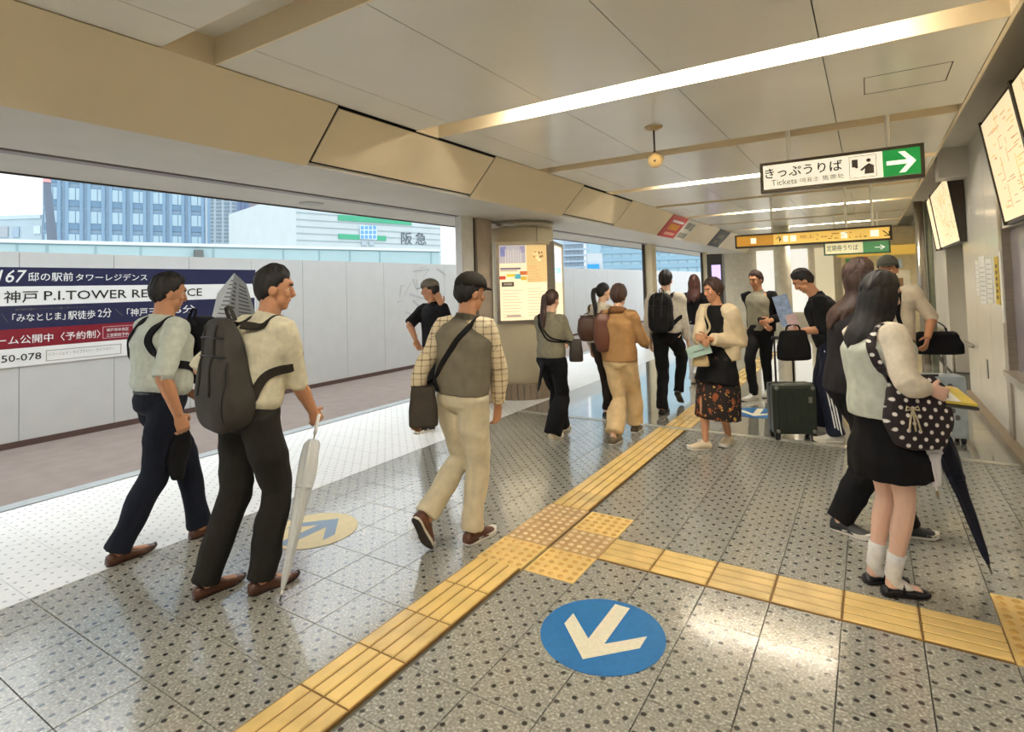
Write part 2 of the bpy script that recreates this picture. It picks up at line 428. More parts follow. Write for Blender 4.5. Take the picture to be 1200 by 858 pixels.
# round floor stickers
def sticker(name, label, c, r, rot, m1, m2, group=None):
    t = empty(name, (c[0], c[1], 0)); tag(t, label, 'floor sticker', group)
    g = G().prism([(r*math.cos(k*PI/24), r*math.sin(k*PI/24), .0012) for k in range(48)], (0, 0, .0015)); g.obj('disc', m1, t)
    pts = [(-.014,-.201),(.170,-.018),(.169,.073),(.027,-.061),(.025,.242),(-.051,.242),(-.050,-.070),(-.196,.080),(-.197,-.010)]
    pts = [(0,-.201),(.183,-.018),(.183,.075),(.038,-.066),(.038,.242),(-.038,.242),(-.038,-.066),(-.183,.075),(-.183,-.018)]
    if r < .3: pts = [(x*.98*r/.275, y*r/.275) for x, y in pts]
    c_, s_ = math.cos(rot), math.sin(rot)
    P_ = [(x*c_-y*s_, x*s_+y*c_, .0027) for x, y in pts]
    g = G(); n = len(P_)
    V = P_+[(x, y, z+.0008) for x, y, z in P_]
    top = lambda idx: tuple(n+i for i in idx)
    g.add(V, [top((4, 5, 6, 3)), top((0, 1, 2, 3)), top((0, 3, 6)), top((0, 6, 7, 8))]+[(i, (i+1) % n, n+(i+1) % n, n+i) for i in range(n)])
    g.obj('arrow', m2, t); return t
sticker('floor_sticker', 'big blue round floor sticker with cream arrow, below the tactile crossing', (-1.07, 2.345), .275, 0, BLUE, CREAMF)
sticker('floor_sticker', 'pale yellow round floor sticker with faded blue arrow, by the clear umbrella', (-3.14, 2.44), .275, PI, PYEL, PBLUE)
sticker('floor_sticker', 'far blue round floor sticker half hidden behind the dark green suitcase', (-1.17, 7.09), .275, 0, BLUE, CREAMF)

# ------------------------------------------------------------------ ceiling
ceiling = struct(bx('ceiling', (-5.2, -7, 3.06), (1.5, 22, 3.2), SOFFIT))
XJ = [-3.08, -2.728, -1.878, -1.03, -.172, .668]
def rec(k): return 1.485+1.972*k, 1.765+1.955*k      # the light troughs run across, every 1.97 m
for k in range(-4, 9):
    y0, y1 = rec(k)[1], rec(k+1)[0]
    for a, b in zip(XJ[:-1], XJ[1:]):
        bx('panel', (a+.003, y0+.012, ZC), (b-.003, y1-.004, ZC+.02), CEIL, ceiling)
    g = G().box((-3.07, y0-.0, ZC-.004), (.668, y0+.012, ZC+.15)); g.box((-3.07, y1-.004, ZC), (.668, y1, ZC+.15))
    g.obj('trough_side', SLOPE, ceiling)
    bx('trough_end', (-3.085, rec(k)[0]-.01, ZC-.01), (-3.07, y0, ZC+.16), SLOPE, ceiling)
    bx('trough_top', (-3.07, rec(k)[0], ZC+.15), (.668, y0, ZC+.16), CEIL, ceiling)
struct(G().box((.668, -7, ZC-.004), (.69, 22, 3.06)).obj('trim_1', SLOPE))
h = [gp(*p, ZC) for p in ((1012, 79), (1108, 58), (1113, 84), (1012, 101))]
hx0, hx1, hy0, hy1 = .03, .50, 4.32, 4.72
hatch = G()
for a, b in (((hx0, hy0), (hx1, hy0+.006)), ((hx0, hy1-.006), (hx1, hy1)), ((hx0, hy0), (hx0+.006, hy1)), ((hx1-.006, hy0), (hx1, hy1))):
    hatch.box((a[0], a[1], ZC-.0012), (b[0], b[1], ZC+.004))
hatch.obj('hatch_gap', DARKGAP, ceiling)
# fluorescent battens in every second trough
LAMP_ON = m_emit('warm_white_tube', 'fffaf0', TUBE)
for k in (-3, -1, 1, 3, 5, 7):
    ym = sum(rec(k))/2-.03
    t = empty('ceiling_light', (-1.06, ym, ZC+.05))
    tag(t, {-3: 'warm strip light far behind the viewer', -1: 'warm strip light just behind the viewer', 1: 'nearest lit strip light, in the trough above the man in the vest',
            3: 'second lit strip light, left of the green and white hanging sign', 5: 'third lit strip light, behind the lower edge of the green and white sign',
            7: 'farthest lit strip light, just above the long yellow hanging sign'}[k], 'ceiling light')
    G().box((-1.16, -.03, .03), (1.16, .03, .095)).obj('batten', mat('white_enamel', 'eae6da', rough=.4), t)
    G().tube([(-1.14, 0, .012), (1.14, 0, .012)], .017, 10).obj('tube', LAMP_ON, t)
# sloped fascia
slope = struct(empty('wall_upper_left'))
SL = [(-7, 2.643), (2.643, 4.605), (4.605, 6.642), (6.642, 8.437), (8.437, 10.6), (10.6, 12.47), (12.47, 14.6), (14.6, 22)]
G().prism([(-3.45, -7, ZS+.005), (-3.12, -7, ZC-.005), (-3.12, -7, 3.06), (-3.6, -7, 3.06), (-3.6, -7, ZS+.005)], (0, 29, 0)).obj('backing', DARKGAP, slope, fix=True)
for i, (a, b) in enumerate(SL):
    gap = .018 if i in (1, 3) else .003
    z = .022 if i in (1, 3) else 0
    p = [(-3.43+z*1.5*.93, ZS+z*1.5), (-3.08-z*.7, ZC-z*.75)]
    n = Vector((.375, 0, -.35)).normalized()*.012
    g = G().hexa([(p[0][0]+n.x, a+gap, p[0][1]+n.z), (p[0][0]+n.x, b-gap, p[0][1]+n.z), (p[0][0], b-gap, p[0][1]), (p[0][0], a+gap, p[0][1]),
                  (p[1][0]+n.x, a+gap, p[1][1]+n.z), (p[1][0]+n.x, b-gap, p[1][1]+n.z), (p[1][0], b-gap, p[1][1]), (p[1][0], a+gap, p[1][1])])
    g.obj('panel', SLOPE, slope, fix=True)
soffit = struct(empty('trim_soffit'))
G().box((-5.15, -7, ZS+.035), (-3.42, 22, 3.06)).obj('backing', DARKGAP, soffit)
for a, b in SL:
    bx('panel', (-4.395, a+.002, ZS), (-3.432, b-.002, ZS+.03), SOFFIT, soffit)
G().box((-4.53, -7, ZS-.006), (-4.432, 22, ZS+.03)).obj('track_rail', mat('grey_track_metal', '9a9290', rough=.4, metal=.3), soffit)
for a, b in [(-7, 2.83), (2.83, 5.3), (5.3, 7.8), (7.8, 10.3), (10.3, 12.8), (12.8, 22)]:
    bx('outer_panel', (-5.2, a+.002, ZS), (-4.535, b-.002, ZS+.03), SOFFIT, soffit)
G().box((-5.225, -7, ZS-.012), (-5.2, 22, 3.2)).obj('edge_trim', DARKM, soffit)
c = gp(365, 238.5, ZS)
t = empty('recessed_downlight', (c.x, c.y, ZS)); tag(t, 'unlit round downlight set in the grey soffit over the walkway', 'downlight')
G().tube([(0, 0, .004), (0, 0, -.006)], [.125, .125], 24).obj('ring', mat('off_white_ring', 'b7b3aa', rough=.5), t)
G().tube([(0, 0, -.0055), (0, 0, -.008)], [.10, .10], 24).obj('diffuser', mat('grey_diffuser', 'a9a59d', rough=.3), t)

# ------------------------------------------------------------------ column, jamb, posts on the left side
CC = Vector((-4.38, 7.05, 0)); CR = .535
tocam = -CC.normalized(); cside = Vector((-tocam.y, tocam.x, 0))      # cside points to the right in the photograph
column = struct(empty('column', CC))
G().tube([(0, 0, .16), (0, 0, 2.40)], CR, 48).obj('shaft', COLP, column, True)
G().tube([(0, 0, 2.38), (0, 0, ZS+.02)], CR+.012, 48).obj('capital_band', STEEL, column, True)
g = G()
for k in range(40):
    a0, a1 = 2*PI*k/40+.006, 2*PI*(k+1)/40-.006
    g.hexa([((CR+q)*math.cos(a), (CR+q)*math.sin(a), z) for z in (0, .215) for q, a in ((0, a0), (.03, a0), (.03, a1), (0, a1))])
g.obj('plinth_strip', mat('taupe_plinth', '8d7d68', rough=.45, var=.06), column, fix=True)['kind'] = 'stuff'
for a in (.55, -.85, 2.2, -2.4):
    d = tocam*math.cos(a)+cside*math.sin(a)
    G().tube([(d*(CR+.0005)+Vector((0, 0, z))) for z in (.22, 2.38)], .004, 6).obj('panel_seam', DARKM, column)

def lightbox(label, ang, zb, zt, w, posterfn, dist=.02):
    d = tocam*math.cos(ang)+cside*math.sin(ang); side = Vector((-d.y, d.x, 0))
    c = CC+d*(CR+dist)
    t = empty('poster_lightbox', (c.x, c.y, 0)); tag(t, label, 'poster')
    def q(u, z, n): return side*u+Vector((0, 0, z))+d*n
    def pl(name, u0, u1, z0, z1, n0, n1, m, par=t):
        return G().hexa([q(u0, z0, n0), q(u1, z0, n0), q(u1, z0, n1), q(u0, z0, n1), q(u0, z1, n0), q(u1, z1, n0), q(u1, z1, n1), q(u0, z1, n1)]).obj(name, m, par, fix=True)
    W = w/2; f = .045
    pl('case', -W, W, zb, zt, -.12, .03, STEEL)
    for n, a in (('frame', (-W, W, zt-f, zt)), ('frame', (-W, W, zb, zb+f)), ('frame', (-W, -W+f, zb+f, zt-f)), ('frame', (W-f, W, zb+f, zt-f))):
        pl(n, a[0], a[1], a[2], a[3], .03, .055, STEEL)
    sheet = pl('poster_sheet', -W+f, W-f, zb+f, zt-f, .03, .036, m_emit('backlit_cream_paper', 'f3e3bd', .36))
    posterfn(lambda u0, u1, v0, v1, m, n='print': pl(n, -W+f+u0*(w-2*f), -W+f+u1*(w-2*f), zt-f-v1*(zt-zb-2*f), zt-f-v0*(zt-zb-2*f), .0362, .0375, m, sheet))
    return t
def poster_a(r):
    E = lambda c, s=.35: m_emit('backlit_print_'+c, c, s*.75)
    r(0, .52, 0, .24, E('c3bdc0'), 'photo'); r(.03, .14, .02, .15, E('5a63a8')); r(.42, .52, .02, .10, E('8070a0'))
    for k in range(7): r(.12+k*.05, .14+k*.05, .05+.01*(k % 3), .23, E('e3d9cb'))
    r(.54, .98, 0, .5, E('f2cf8e'), 'photo')
    random.seed(3)
    for k in range(14):
        u, v = random.uniform(.62, .86), random.uniform(.08, .20); r(u, u+.03, v, v+.025, E(random.choice(['5b3a24', '35241a', 'a8793c', 'f3ead5'])))
    r(.02, .42, .30, .325, E('7f7282'), 'lettering'); r(.02, .36, .335, .345, E('9a8a80'), 'lettering')
    r(.0, .12, .41, .455, E('d9552f')); r(.14, .32, .385, .42, E('f4d23e')); r(.30, .42, .385, .45, E('58b5c4')); r(.40, .56, .35, .40, E('dd7a40')); r(.42, .53, .42, .47, E('ecc648'))
    r(.04, .28, .49, .55, E('4d4434'), 'photo'); r(.08, .24, .505, .53, E('cbb9a0'))
    for k in range(9): r(.56, .90-.2*random.random(), .28+.025*k, .288+.025*k, E('b59a68'), 'lettering')
    for k in range(20): r(.05 if k % 2 else .55, (.46 if k % 2 else .95)-.15*random.random(), .58+.02*k, .587+.02*k, E('c9b48c'), 'lettering')
    r(.12, .40, .935, .95, E('77646e'), 'lettering')
lightbox('backlit cream event poster in steel frame on the beige round column', .17, 1.05, 2.17, .80, poster_a, .0)
def poster_b(r):
    r(.1, .9, .02, .5, m_emit('backlit_print_e9f2f6', 'e9f2f6', .6)); r(.15, .8, .3, .38, m_emit('backlit_print_35c3dd', '35c3dd', .5)); r(.2, .5, .1, .25, m_emit('backlit_print_8a93a8', '8a93a8', .4))
lightbox('narrow slanting white and cyan poster on the far side of the column', 1.33, 1.05, 2.17, .80, poster_b, .03)

jamb = struct(empty('trim_shutter_jamb'))
bx('white_leaf', (-4.47, 5.70, 0), (-4.37, 5.95, ZS), mat('white_shutter_leaf', 'd9d9d6', rough=.5), jamb)
bx('dark_slot', (-4.46, 5.95, 0), (-4.40, 6.02, ZS), BLACK, jamb)
bx('brown_post', (-4.50, 6.02, 0), (-4.36, 6.36, ZS), mat('grey_brown_post', 'b0a291', rough=.5), jamb)
for Y in (13.1, 18.6):
    t = struct(empty('trim_post', (-4.43, Y, 0)))
    G().box((-.10, -.10, 0), (.10, .22, ZS)).obj('post', COLP, t); G().box((-.12, -.15, 0), (-.06, -.10, ZS)).obj('slot', DARKM, t)

# ------------------------------------------------------------------ posters on the sloped fascia
sl_d = Vector((.35, 0, .375)).normalized(); sl_n = Vector((.375, 0, -.35)).normalized()
def slope_poster(name, label, cat, y0, y1, fn, m):
    t = empty(name, (-3.43, y0, ZS)); tag(t, label, cat)
    L = .513
    def pl(nm, a, b, v0, v1, n0, n1, mm, par=t):
        P_ = lambda y, v, n: Vector((0, y*(y1-y0), 0))+sl_d*(v*L)+sl_n*n
        return G().hexa([P_(a, v0, n0), P_(b, v0, n0), P_(b, v0, n1), P_(a, v0, n1), P_(a, v1, n0), P_(b, v1, n0), P_(b, v1, n1), P_(a, v1, n1)]).obj(nm, mm, par, fix=True)
    b = pl('board', 0, 1, .0, .99, .0125, .022, m); fn(lambda nm, a, c, v0, v1, mm: pl(nm, a, c, v0, v1, .0222, .025, mm, b)); return t
RED = mat('bright_red_print', 'c22f2a', rough=.4, var=.05)
slope_poster('hanging_poster', 'red and yellow advert fixed to the sloped beige fascia', 'poster', 10.62, 11.66,
    lambda r: (r('picture', .2, .8, .36, .62, mat('orange_print', 'dd9a3c')), r('lettering', .2, .9, .70, .80, WHITEP), r('lettering', .25, .85, .12, .24, mat('pink_print', 'e8b5a6'))), RED)
slope_poster('hanging_poster', 'white map notice beside the red advert on the fascia', 'poster', 11.68, 12.46,
    lambda r: (r('picture', .15, .6, .55, .85, mat('grey_print', 'a9a69c')), r('lettering', .1, .85, .1, .35, mat('grey_print', 'a9a69c')), r('lettering', .66, .9, .5, .85, mat('grey_print', 'a9a69c'))), PAPER)
slope_poster('hanging_poster', 'black notice panel with grey lettering on the fascia end', 'poster', 14.6, 15.8,
    lambda r: (r('lettering', .2, .7, .5, .75, GREYINK), r('lettering', .2, .5, .2, .4, GREYINK)), BLACK)

# ------------------------------------------------------------------ hanging signs
def hang_sign(name, label, x0, x1, z0, z1, Y, hangers, face, frame_m):
    t = empty(name, ((x0+x1)/2, Y, z0)); tag(t, label, 'sign')
    cx = (x0+x1)/2; w = (x1-x0)/2; hgt = z1-z0; f = .028
    G().box((-w, 0, 0), (w, .10, hgt)).obj('housing', frame_m, t, bevel=.004)
    s = G().box((-w+f, -.004, f), (w-f, .002, hgt-f)).obj('face_panel', face, t)
    for hx in hangers:
        G().tube([(hx-cx, .05, hgt), (hx-cx, .05, ZC-z0+.15)], .018, 10).obj('hanger', CEIL, t)
    return t, s, w, hgt, f
SY = 5.48
a, b = atY(890, 192, SY), atY(1085, 206.5, SY)
sx0, sx1, sz0, sz1 = a.x, b.x, b.z, a.z
t, face, w, hgt, f = hang_sign('ticket_sign', 'hanging white and green sign with black Japanese lettering and arrow', sx0, sx1, sz0, sz1, SY,
    [atY(923, 170, SY).x, atY(1040, 150, SY).x], m_emit('backlit_white_acrylic', 'f6f1dc', .28), mat('bronze_sign_frame', '4c4438', rough=.35, metal=.5))
GRN = m_emit('backlit_green_acrylic', '14a04a', .16); LINK = mat('sign_black', '17130e', rough=.5)
def U(px): return (px-890)/(1085-890)*2*w-w       # horizontal place on the sign face
gx0 = U(1040); G().box((gx0, -.0065, f), (w-f, -.004, hgt-f)).obj('green_field', GRN, face)
LW = m_emit('backlit_white_arrow', 'fdfbee', .3)
ax0, ax1, am = U(1044), U(1076), hgt/2
g = G(); th = .017; hl = .075
g.box((ax0, -.0085, am-th), (ax1-.03, -.0065, am+th))
for sgn in (1, -1):
    tip = (ax1, am); e = (ax1-.085, am+sgn*.085)
    g.prism([(tip[0], -.0065, tip[1]), (tip[0]-.045, -.0065, tip[1]), (e[0]-.032, -.0065, e[1]), (e[0]+.012, -.0065, e[1])][::sgn], (0, -.002, 0))
g.obj('arrow', LW, face, fix=True)
Xd, Ud = (1, 0, 0), (0, 0, 1)
text('lettering', 'きっぷうりば', LINK, (U(897), -.0045, hgt*.46), Xd, Ud, height=hgt*.34, width=U(994)-U(897), parent=face, bold=.012)
text('lettering', 'Tickets', GREYINK, (U(905), -.0045, f+hgt*.10), Xd, Ud, height=hgt*.19, width=U(938)-U(905), parent=face)
text('lettering', '매표소 售票处', GREYINK, (U(942), -.0045, f+hgt*.10), Xd, Ud, height=hgt*.16, width=U(996)-U(942), parent=face)
px0, px1 = U(1002), U(1033); g = G(); pz0, pz1 = f+hgt*.06, hgt-f-hgt*.06
for q in (((px0, pz0), (px1, pz0+.003)), ((px0, pz1-.003), (px1, pz1)), ((px0, pz0), (px0+.003, pz1)), ((px1-.003, pz0), (px1, pz1))):
    g.box((q[0][0], -.006, q[0][1]), (q[1][0], -.004, q[1][1]))
W_ = px1-px0; H_ = pz1-pz0
g.box((px0+.1*W_, -.006, pz0+.5*H_), (px0+.32*W_, -.004, pz0+.85*H_))
g.prism([(px0+.55*W_, -.004, pz0+.15*H_), (px0+.9*W_, -.004, pz0+.15*H_), (px0+.9*W_, -.004, pz0+.52*H_), (px0+.72*W_, -.004, pz0+.62*H_), (px0+.58*W_, -.004, pz0+.52*H_), (px0+.4*W_, -.004, pz0+.36*H_), (px0+.46*W_, -.004, pz0+.30*H_), (px0+.58*W_, -.004, pz0+.40*H_)], (0, -.002, 0))
g.prism([(px0+(.72+.085*math.cos(k*PI/6))*W_, -.004, pz0+(.76+.085*math.sin(k*PI/6))*H_) for k in range(12)], (0, -.002, 0))
g.prism([(px0+(.27+.06*math.cos(k*PI/6))*W_, -.0062, pz0+(.5+.06*math.sin(k*PI/6))*H_) for k in range(12)], (0, -.0005, 0))
g.obj('pictogram', mat('sign_brown', '463d33', rough=.5), face, fix=True)

YY = 9.45
a, b = atY(861, 276, YY), atY(1046, 281, YY)
yf = m_emit('backlit_yellow_acrylic', 'f0c766', .2)
t, face, w, hgt, f = hang_sign('direction_sign', 'long yellow hanging direction sign with small arrows at both ends', a.x, b.x, b.z, a.z, YY,
    [atY(904, 265, YY).x, atY(991, 260, YY).x, atY(1022, 258, YY).x], yf, mat('dark_bronze_frame', '3f3324', rough=.4, metal=.4))
def U2(px): return (px-861)/(1046-861)*2*w-w
G().box((-w+f, -.0065, f), (U2(911), -.004, hgt-f)).obj('amber_field', m_emit('backlit_amber_acrylic', 'c8912c', .15), face)
text('lettering', '↑', LINK, (U2(914), -.0045, f+.03), Xd, Ud, height=hgt*.45, parent=face)
text('lettering', '↘', LINK, (U2(1036), -.0045, f+.03), Xd, Ud, height=hgt*.4, parent=face)
text('lettering', '地上', mat('orange_ink', 'b5762b'), (U2(943), -.0045, hgt*.45), Xd, Ud, height=hgt*.24, width=U2(960)-U2(943), parent=face)
g = G()
for p0, p1 in ((923, 929), (932, 939), (991, 998), (1023, 1032)): g.box((U2(p0), -.006, hgt*.3), (U2(p1), -.004, hgt*.72))
g.box((U2(882), -.0085, hgt*.3), (U2(889), -.0065, hgt*.7)); g.obj('pictogram_plate', m_emit('backlit_cream', 'fff6dc', .3), face)['kind'] = 'stuff'
g = G()
random.seed(5)
for k in range(26):
    u = random.uniform(962, 1018); z = random.choice([.3, .45, .62]); g.box((U2(u), -.006, hgt*z), (U2(u+random.uniform(1, 3)), -.004, hgt*(z+.07)))
g.obj('fine_lettering', mat('amber_ink', 'b98b3a'), face)['kind'] = 'stuff'

YG = 13.2
a, b = atY(965, 287, YG), atY(1044, 294, YG)
t, face, w, hgt, f = hang_sign('hanging_sign', 'cream sign with dark green lettering hanging behind the yellow sign', a.x, b.x, atY(1044, 296, YG).z, atY(965, 284, YG).z, YG,
    [a.x+.2, b.x-.2], m_emit('backlit_pale_cream', 'e9e2b8', .2), mat('green_frame', '2f5a38', rough=.5))
text('lettering', '定期券うりば', mat('dark_green_ink', '25402a'), (-w+f+.03, -.0045, f+hgt*.2), Xd, Ud, height=hgt*.42, width=w*.95, parent=face)
G().box((w*.2, -.0065, f), (w-f, -.004, hgt-f)).obj('green_field', m_emit('backlit_dull_green', '4f8d5c', .15), face)
text('lettering', '→', LW, (w*.55, -.0065, f+hgt*.15), Xd, Ud, height=hgt*.35, width=w*.3, parent=face)

# ceiling speaker on a rod
c = gp(766, 149, ZC)
t = empty('ceiling_speaker', (c.x, c.y, ZC)); tag(t, 'small round cream loudspeaker hanging on a thin rod from the ceiling', 'speaker')
BRS = mat('cream_speaker_shell', 'c9ad7d', rough=.35, var=.05)
G().tube([(0, 0, 0), (0, 0, -.012), (0, 0, -.03)], [.075, .07, .03], 24).obj('ceiling_plate', BRS, t, True)
G().tube([(0, 0, -.02), (0, 0, -.22)], .008, 8).obj('rod', mat('brown_rod', '4b3521', rough=.4), t)
d = Vector((.15, -.9, -.3)).normalized(); o = Vector((.01, 0, -.275))
G().tube([o-d*.085, o-d*.07, o+d*.06, o+d*.075], [.03, .055, .062, .058], 24).obj('shell', BRS, t, True)
G().tube([o+d*.074, o+d*.08], [.052, .05], 24).obj('grille', mat('pale_brass_grille', 'd8b778', rough=.4, bmp=.3), t, True)
G().tube([o+d*.079, o+d*.083], [.009, .009], 12).obj('centre_hole', DARKM, t)
G().tube([(0, 0, -.205), (0, 0, -.235)], [.014, .014], 10).obj('swivel', mat('brown_rod', '4b3521'), t)

# ------------------------------------------------------------------ right wall
wr = struct(empty('wall_right'))
bx('panel', (1.05, 6.78, .05), (1.30, 7.55, 3.06), WALL, wr); bx('panel', (1.05, 7.555, .05), (1.30, 8.40, 3.06), WALL, wr); bx('panel', (1.05, 8.405, .05), (1.30, 9.24, 3.06), WALL, wr)
bx('back_wall', (1.5, -7, 0), (1.6, 22, 3.06), WALL2, wr)
bx('recess_panel', (1.34, 9.24, 0), (1.5, 11.3, 3.06), WALL2, wr)
bx('recess_return', (1.065, 11.3, 0), (1.5, 12.1, 3.06), WALL2, wr)
bx('grey_door', (1.31, 9.9, .62), (1.345, 10.9, 1.95), GREYP, wr)
bx('panel', (1.10, 12.1, 0), (1.5, 22, 3.06), WALL2, wr)
bx('notice_slot', (1.043, 7.85, .42), (1.052, 7.93, .62), GREYP, wr)
struct(bx('baseboard_right', (.965, 6.78, 0), (1.06, 9.24, .06), mat('taupe_plinth', '8d7d68'), None))
struct(bx('baseboard_right_near', (.965, -7, 0), (1.06, 6.78, .06), mat('taupe_plinth', '8d7d68'), None))
# ticket office window beside the viewer
win = struct(empty('window_1'))
bx('lower_panel', (1.05, -7, .05), (1.3, 6.62, .62), WALL, win)
bx('sill', (.98, -7, .62), (1.3, 6.62, .68), ALU, win)
bx('frame_post', (1.03, 6.62, .05), (1.12, 6.78, 3.06), STEEL, win)
bx('notice_strip', (1.022, 6.66, 1.1), (1.03, 6.74, 1.75), PAPER, win)
bx('pane', (1.09, -7, .68), (1.11, 6.62, 1.95), GLASSV, win)
bx('header', (1.04, -7, 1.95), (1.4, 6.62, 3.06), WALL2, win)
for y in (4.6, 2.6, .6): bx('mullion', (1.06, y-.04, .68), (1.12, y+.04, 1.95), STEEL, win)

def fare_board(label, y0, y1, zb, zt, xb, xt, splits, seed, glow=.36):
    t = empty('fare_board', (xb, y0, zb)); tag(t, label, 'fare map board')
    D = Vector((xt-xb, 0, zt-zb)); L = D.length; D.normalize(); N = Vector((-D.z, 0, D.x))
    def pl(nm, a, b, v0, v1, n0, n1, m, par=t):
        P_ = lambda y, v, n: Vector((0, y-y0, 0))+D*v+N*n
        return G().hexa([P_(a, v0, n0), P_(b, v0, n0), P_(b, v0, n1), P_(a, v0, n1), P_(a, v1, n0), P_(b, v1, n0), P_(b, v1, n1), P_(a, v1, n1)]).obj(nm, m, par, fix=True)
    G().prism([(0, 0, 0), (xt-xb, 0, zt-zb), (1.04-xb, 0, zt-zb), (1.04-xb, 0, 0)], (0, y1-y0, 0)).obj('housing', DARKM, t, fix=True)
    ys = [y0]+splits+[y1]; random.seed(seed)
    E1 = m_emit('backlit_map_paper', 'f2dfb4', glow); inks = [m_emit('map_ink_'+c, c, glow*.75) for c in ('c9a878', 'd8b074', 'b8a68c', 'e8c264', 'cfa27c')]
    for a, b in zip(ys[:-1], ys[1:]):
        s = pl('map_panel', a+.025, b-.025, .03, L-.03, 0, .01, E1)
        g = {}
        n = int((b-a)*46)
        for k in range(n):
            yy = random.uniform(a+.06, b-.25); v = random.uniform(.07, L-.1); m = random.choice(inks)
            G_ = g.setdefault(m.name, (G(), m))[0]
            P_ = lambda y, v, nn: Vector((0, y-y0, 0))+D*v+N*nn
            dy, dv = (random.uniform(.05, .2), .008) if random.random() < .75 else (.01, random.uniform(.05, .2))
            G_.hexa([P_(y, vv, nn) for vv, nn in ((v, .010), ) for y in ()] or [P_(yy, v, .0101), P_(yy+dy, v, .0101), P_(yy+dy, v, .0115), P_(yy, v, .0115), P_(yy, v+dv, .0101), P_(yy+dy, v+dv, .0101), P_(yy+dy, v+dv, .0115), P_(yy, v+dv, .0115)])
        for G_, m in g.values(): G_.obj('map_print', m, s, fix=True)['kind'] = 'stuff'
        for yy in (a, b): pl('edge_strip', yy-.025 if yy == b else yy, yy if yy == b else yy+.025, 0, L, 0, .022, DARKM)
    return t
fare_board('near glowing fare map board tilted out over the ticket window', 2.2, 6.17, 1.95, 2.84, 1.0, .873, [3.6, 4.95], 11)
fare_board('far glowing fare map board tilted out beyond the white wall panel', 8.79, 11.73, 1.95, 2.82, 1.0, .89, [11.05], 12, .36)
bx('duct_box', (.765, 8.40, 2.715), (1.05, 8.78, 3.06), SOFFIT)
tag(bpy.data.objects['duct_box'], 'beige metal box under the ceiling in front of the far fare board', 'duct box')
t = empty('wall_notice', (1.05, 7.2, 1.2)); tag(t, 'white paper notices taped on the glossy white wall panel', 'notice')
for y0, z0, y1, z1 in ((7.30, 1.25, 7.62, 1.70), (7.68, 1.22, 8.05, 1.74), (8.1, 1.3, 8.3, 1.7)):
    s = G().box((-.004, y0-7.2, z0-1.2), (0, y1-7.2, z1-1.2)).obj('paper', PAPER, t)
    g = G()
    for k in range(8): g.box((-.0055, y0-7.16, z0-1.16+k*.05), (-.004, y1-7.26, z0-1.152+k*.05))
    g.obj('print_line', mat('pale_grey_ink', 'a7a398'), s)['kind'] = 'stuff'
t = empty('wall_notice', (1.05, 6.95, 1.25)); tag(t, 'tall narrow yellow notice on the white wall panel by the window post', 'notice')
s = G().box((-.005, 0, 0), (0, .2, .46)).obj('paper', mat('ochre_paper', 'd2b43e', rough=.6), t)
g = G()
for k in range(6): g.box((-.0065, .06, .05+k*.06), (-.005, .14, .085+k*.06))
g.obj('lettering', mat('brown_ink', '5c4a1c'), s)['kind'] = 'stuff'
r0, r1 = atX(1139, 405.5, 1.02), atX(1097, 384, 1.02)
t = empty('handrail', (1.02, r0.y, 0)); tag(t, 'steel handrail running along the recess in the right wall', 'handrail')
R1 = Vector((0, r1.y-r0.y, r1.z)); R0 = Vector((0, 0, r0.z))
G().tube([R0, R0.lerp(R1, .5), R1], .024, 12).obj('rail', STEEL, t, True)
for q in (.12, .55, .92): p = R0.lerp(R1, q); G().tube([p, p+Vector((.05, 0, -.05)), Vector((p.x+.05, p.y, 0))], .014, 8).obj('rail_post', STEEL, t, True)
t = empty('steel_pole', (.80, 12.2, 0)); tag(t, 'pair of steel pipes standing beside the far fare board', 'pole')
G().tube([(0, 0, 0), (0, 0, ZC)], .07, 16).obj('pipe', STEEL, t, True); G().tube([(.13, .05, 0), (.13, .05, ZC)], .05, 16).obj('pipe', mat('green_grey_pipe', '9aa08a', rough=.35, metal=.3), t, True)

# ------------------------------------------------------------------ far end of the concourse
struct(bx('wall_far', (-4.5, 20, 0), (1.5, 20.2, 3.06), mat('far_cream_wall', 'ddd3bd', rough=.5)))
struct(bx('wall_back_added', (-5.2, -7.2, 0), (1.5, -7, 3.06), WALL2))  # unseen end wall behind the viewer, added for the lighting
def at_far(x, y, Y): p = atY(x, y, Y); return p.x, p.z
x0, x1 = at_far(905, 300, 15)[0], at_far(925, 300, 15)[0]
t = struct(empty('column_far', ((x0+x1)/2, 15.2, 0))); G().tube([(0, 0, 0), (0, 0, ZC)], (x1-x0)/2, 32).obj('shaft', mat('ivory_column', 'e3dac3', rough=.4), t, True)
x0, x1 = at_far(828, 300, 16)[0], at_far(846, 300, 16)[0]
t = empty('display_pillar', (x0, 16, 0)); tag(t, 'dark display pillar with small violet screen far left in the concourse', 'display')
G().box((0, 0, 0), (x1-x0, .3, 2.3)).obj('cabinet', mat('dark_cabinet', '39342f', rough=.4), t); G().box((.12, -.01, 1.45), (x1-x0-.05, 0, 2.0)).obj('screen', m_emit('violet_screen', 'b9a8e0', .6), t)
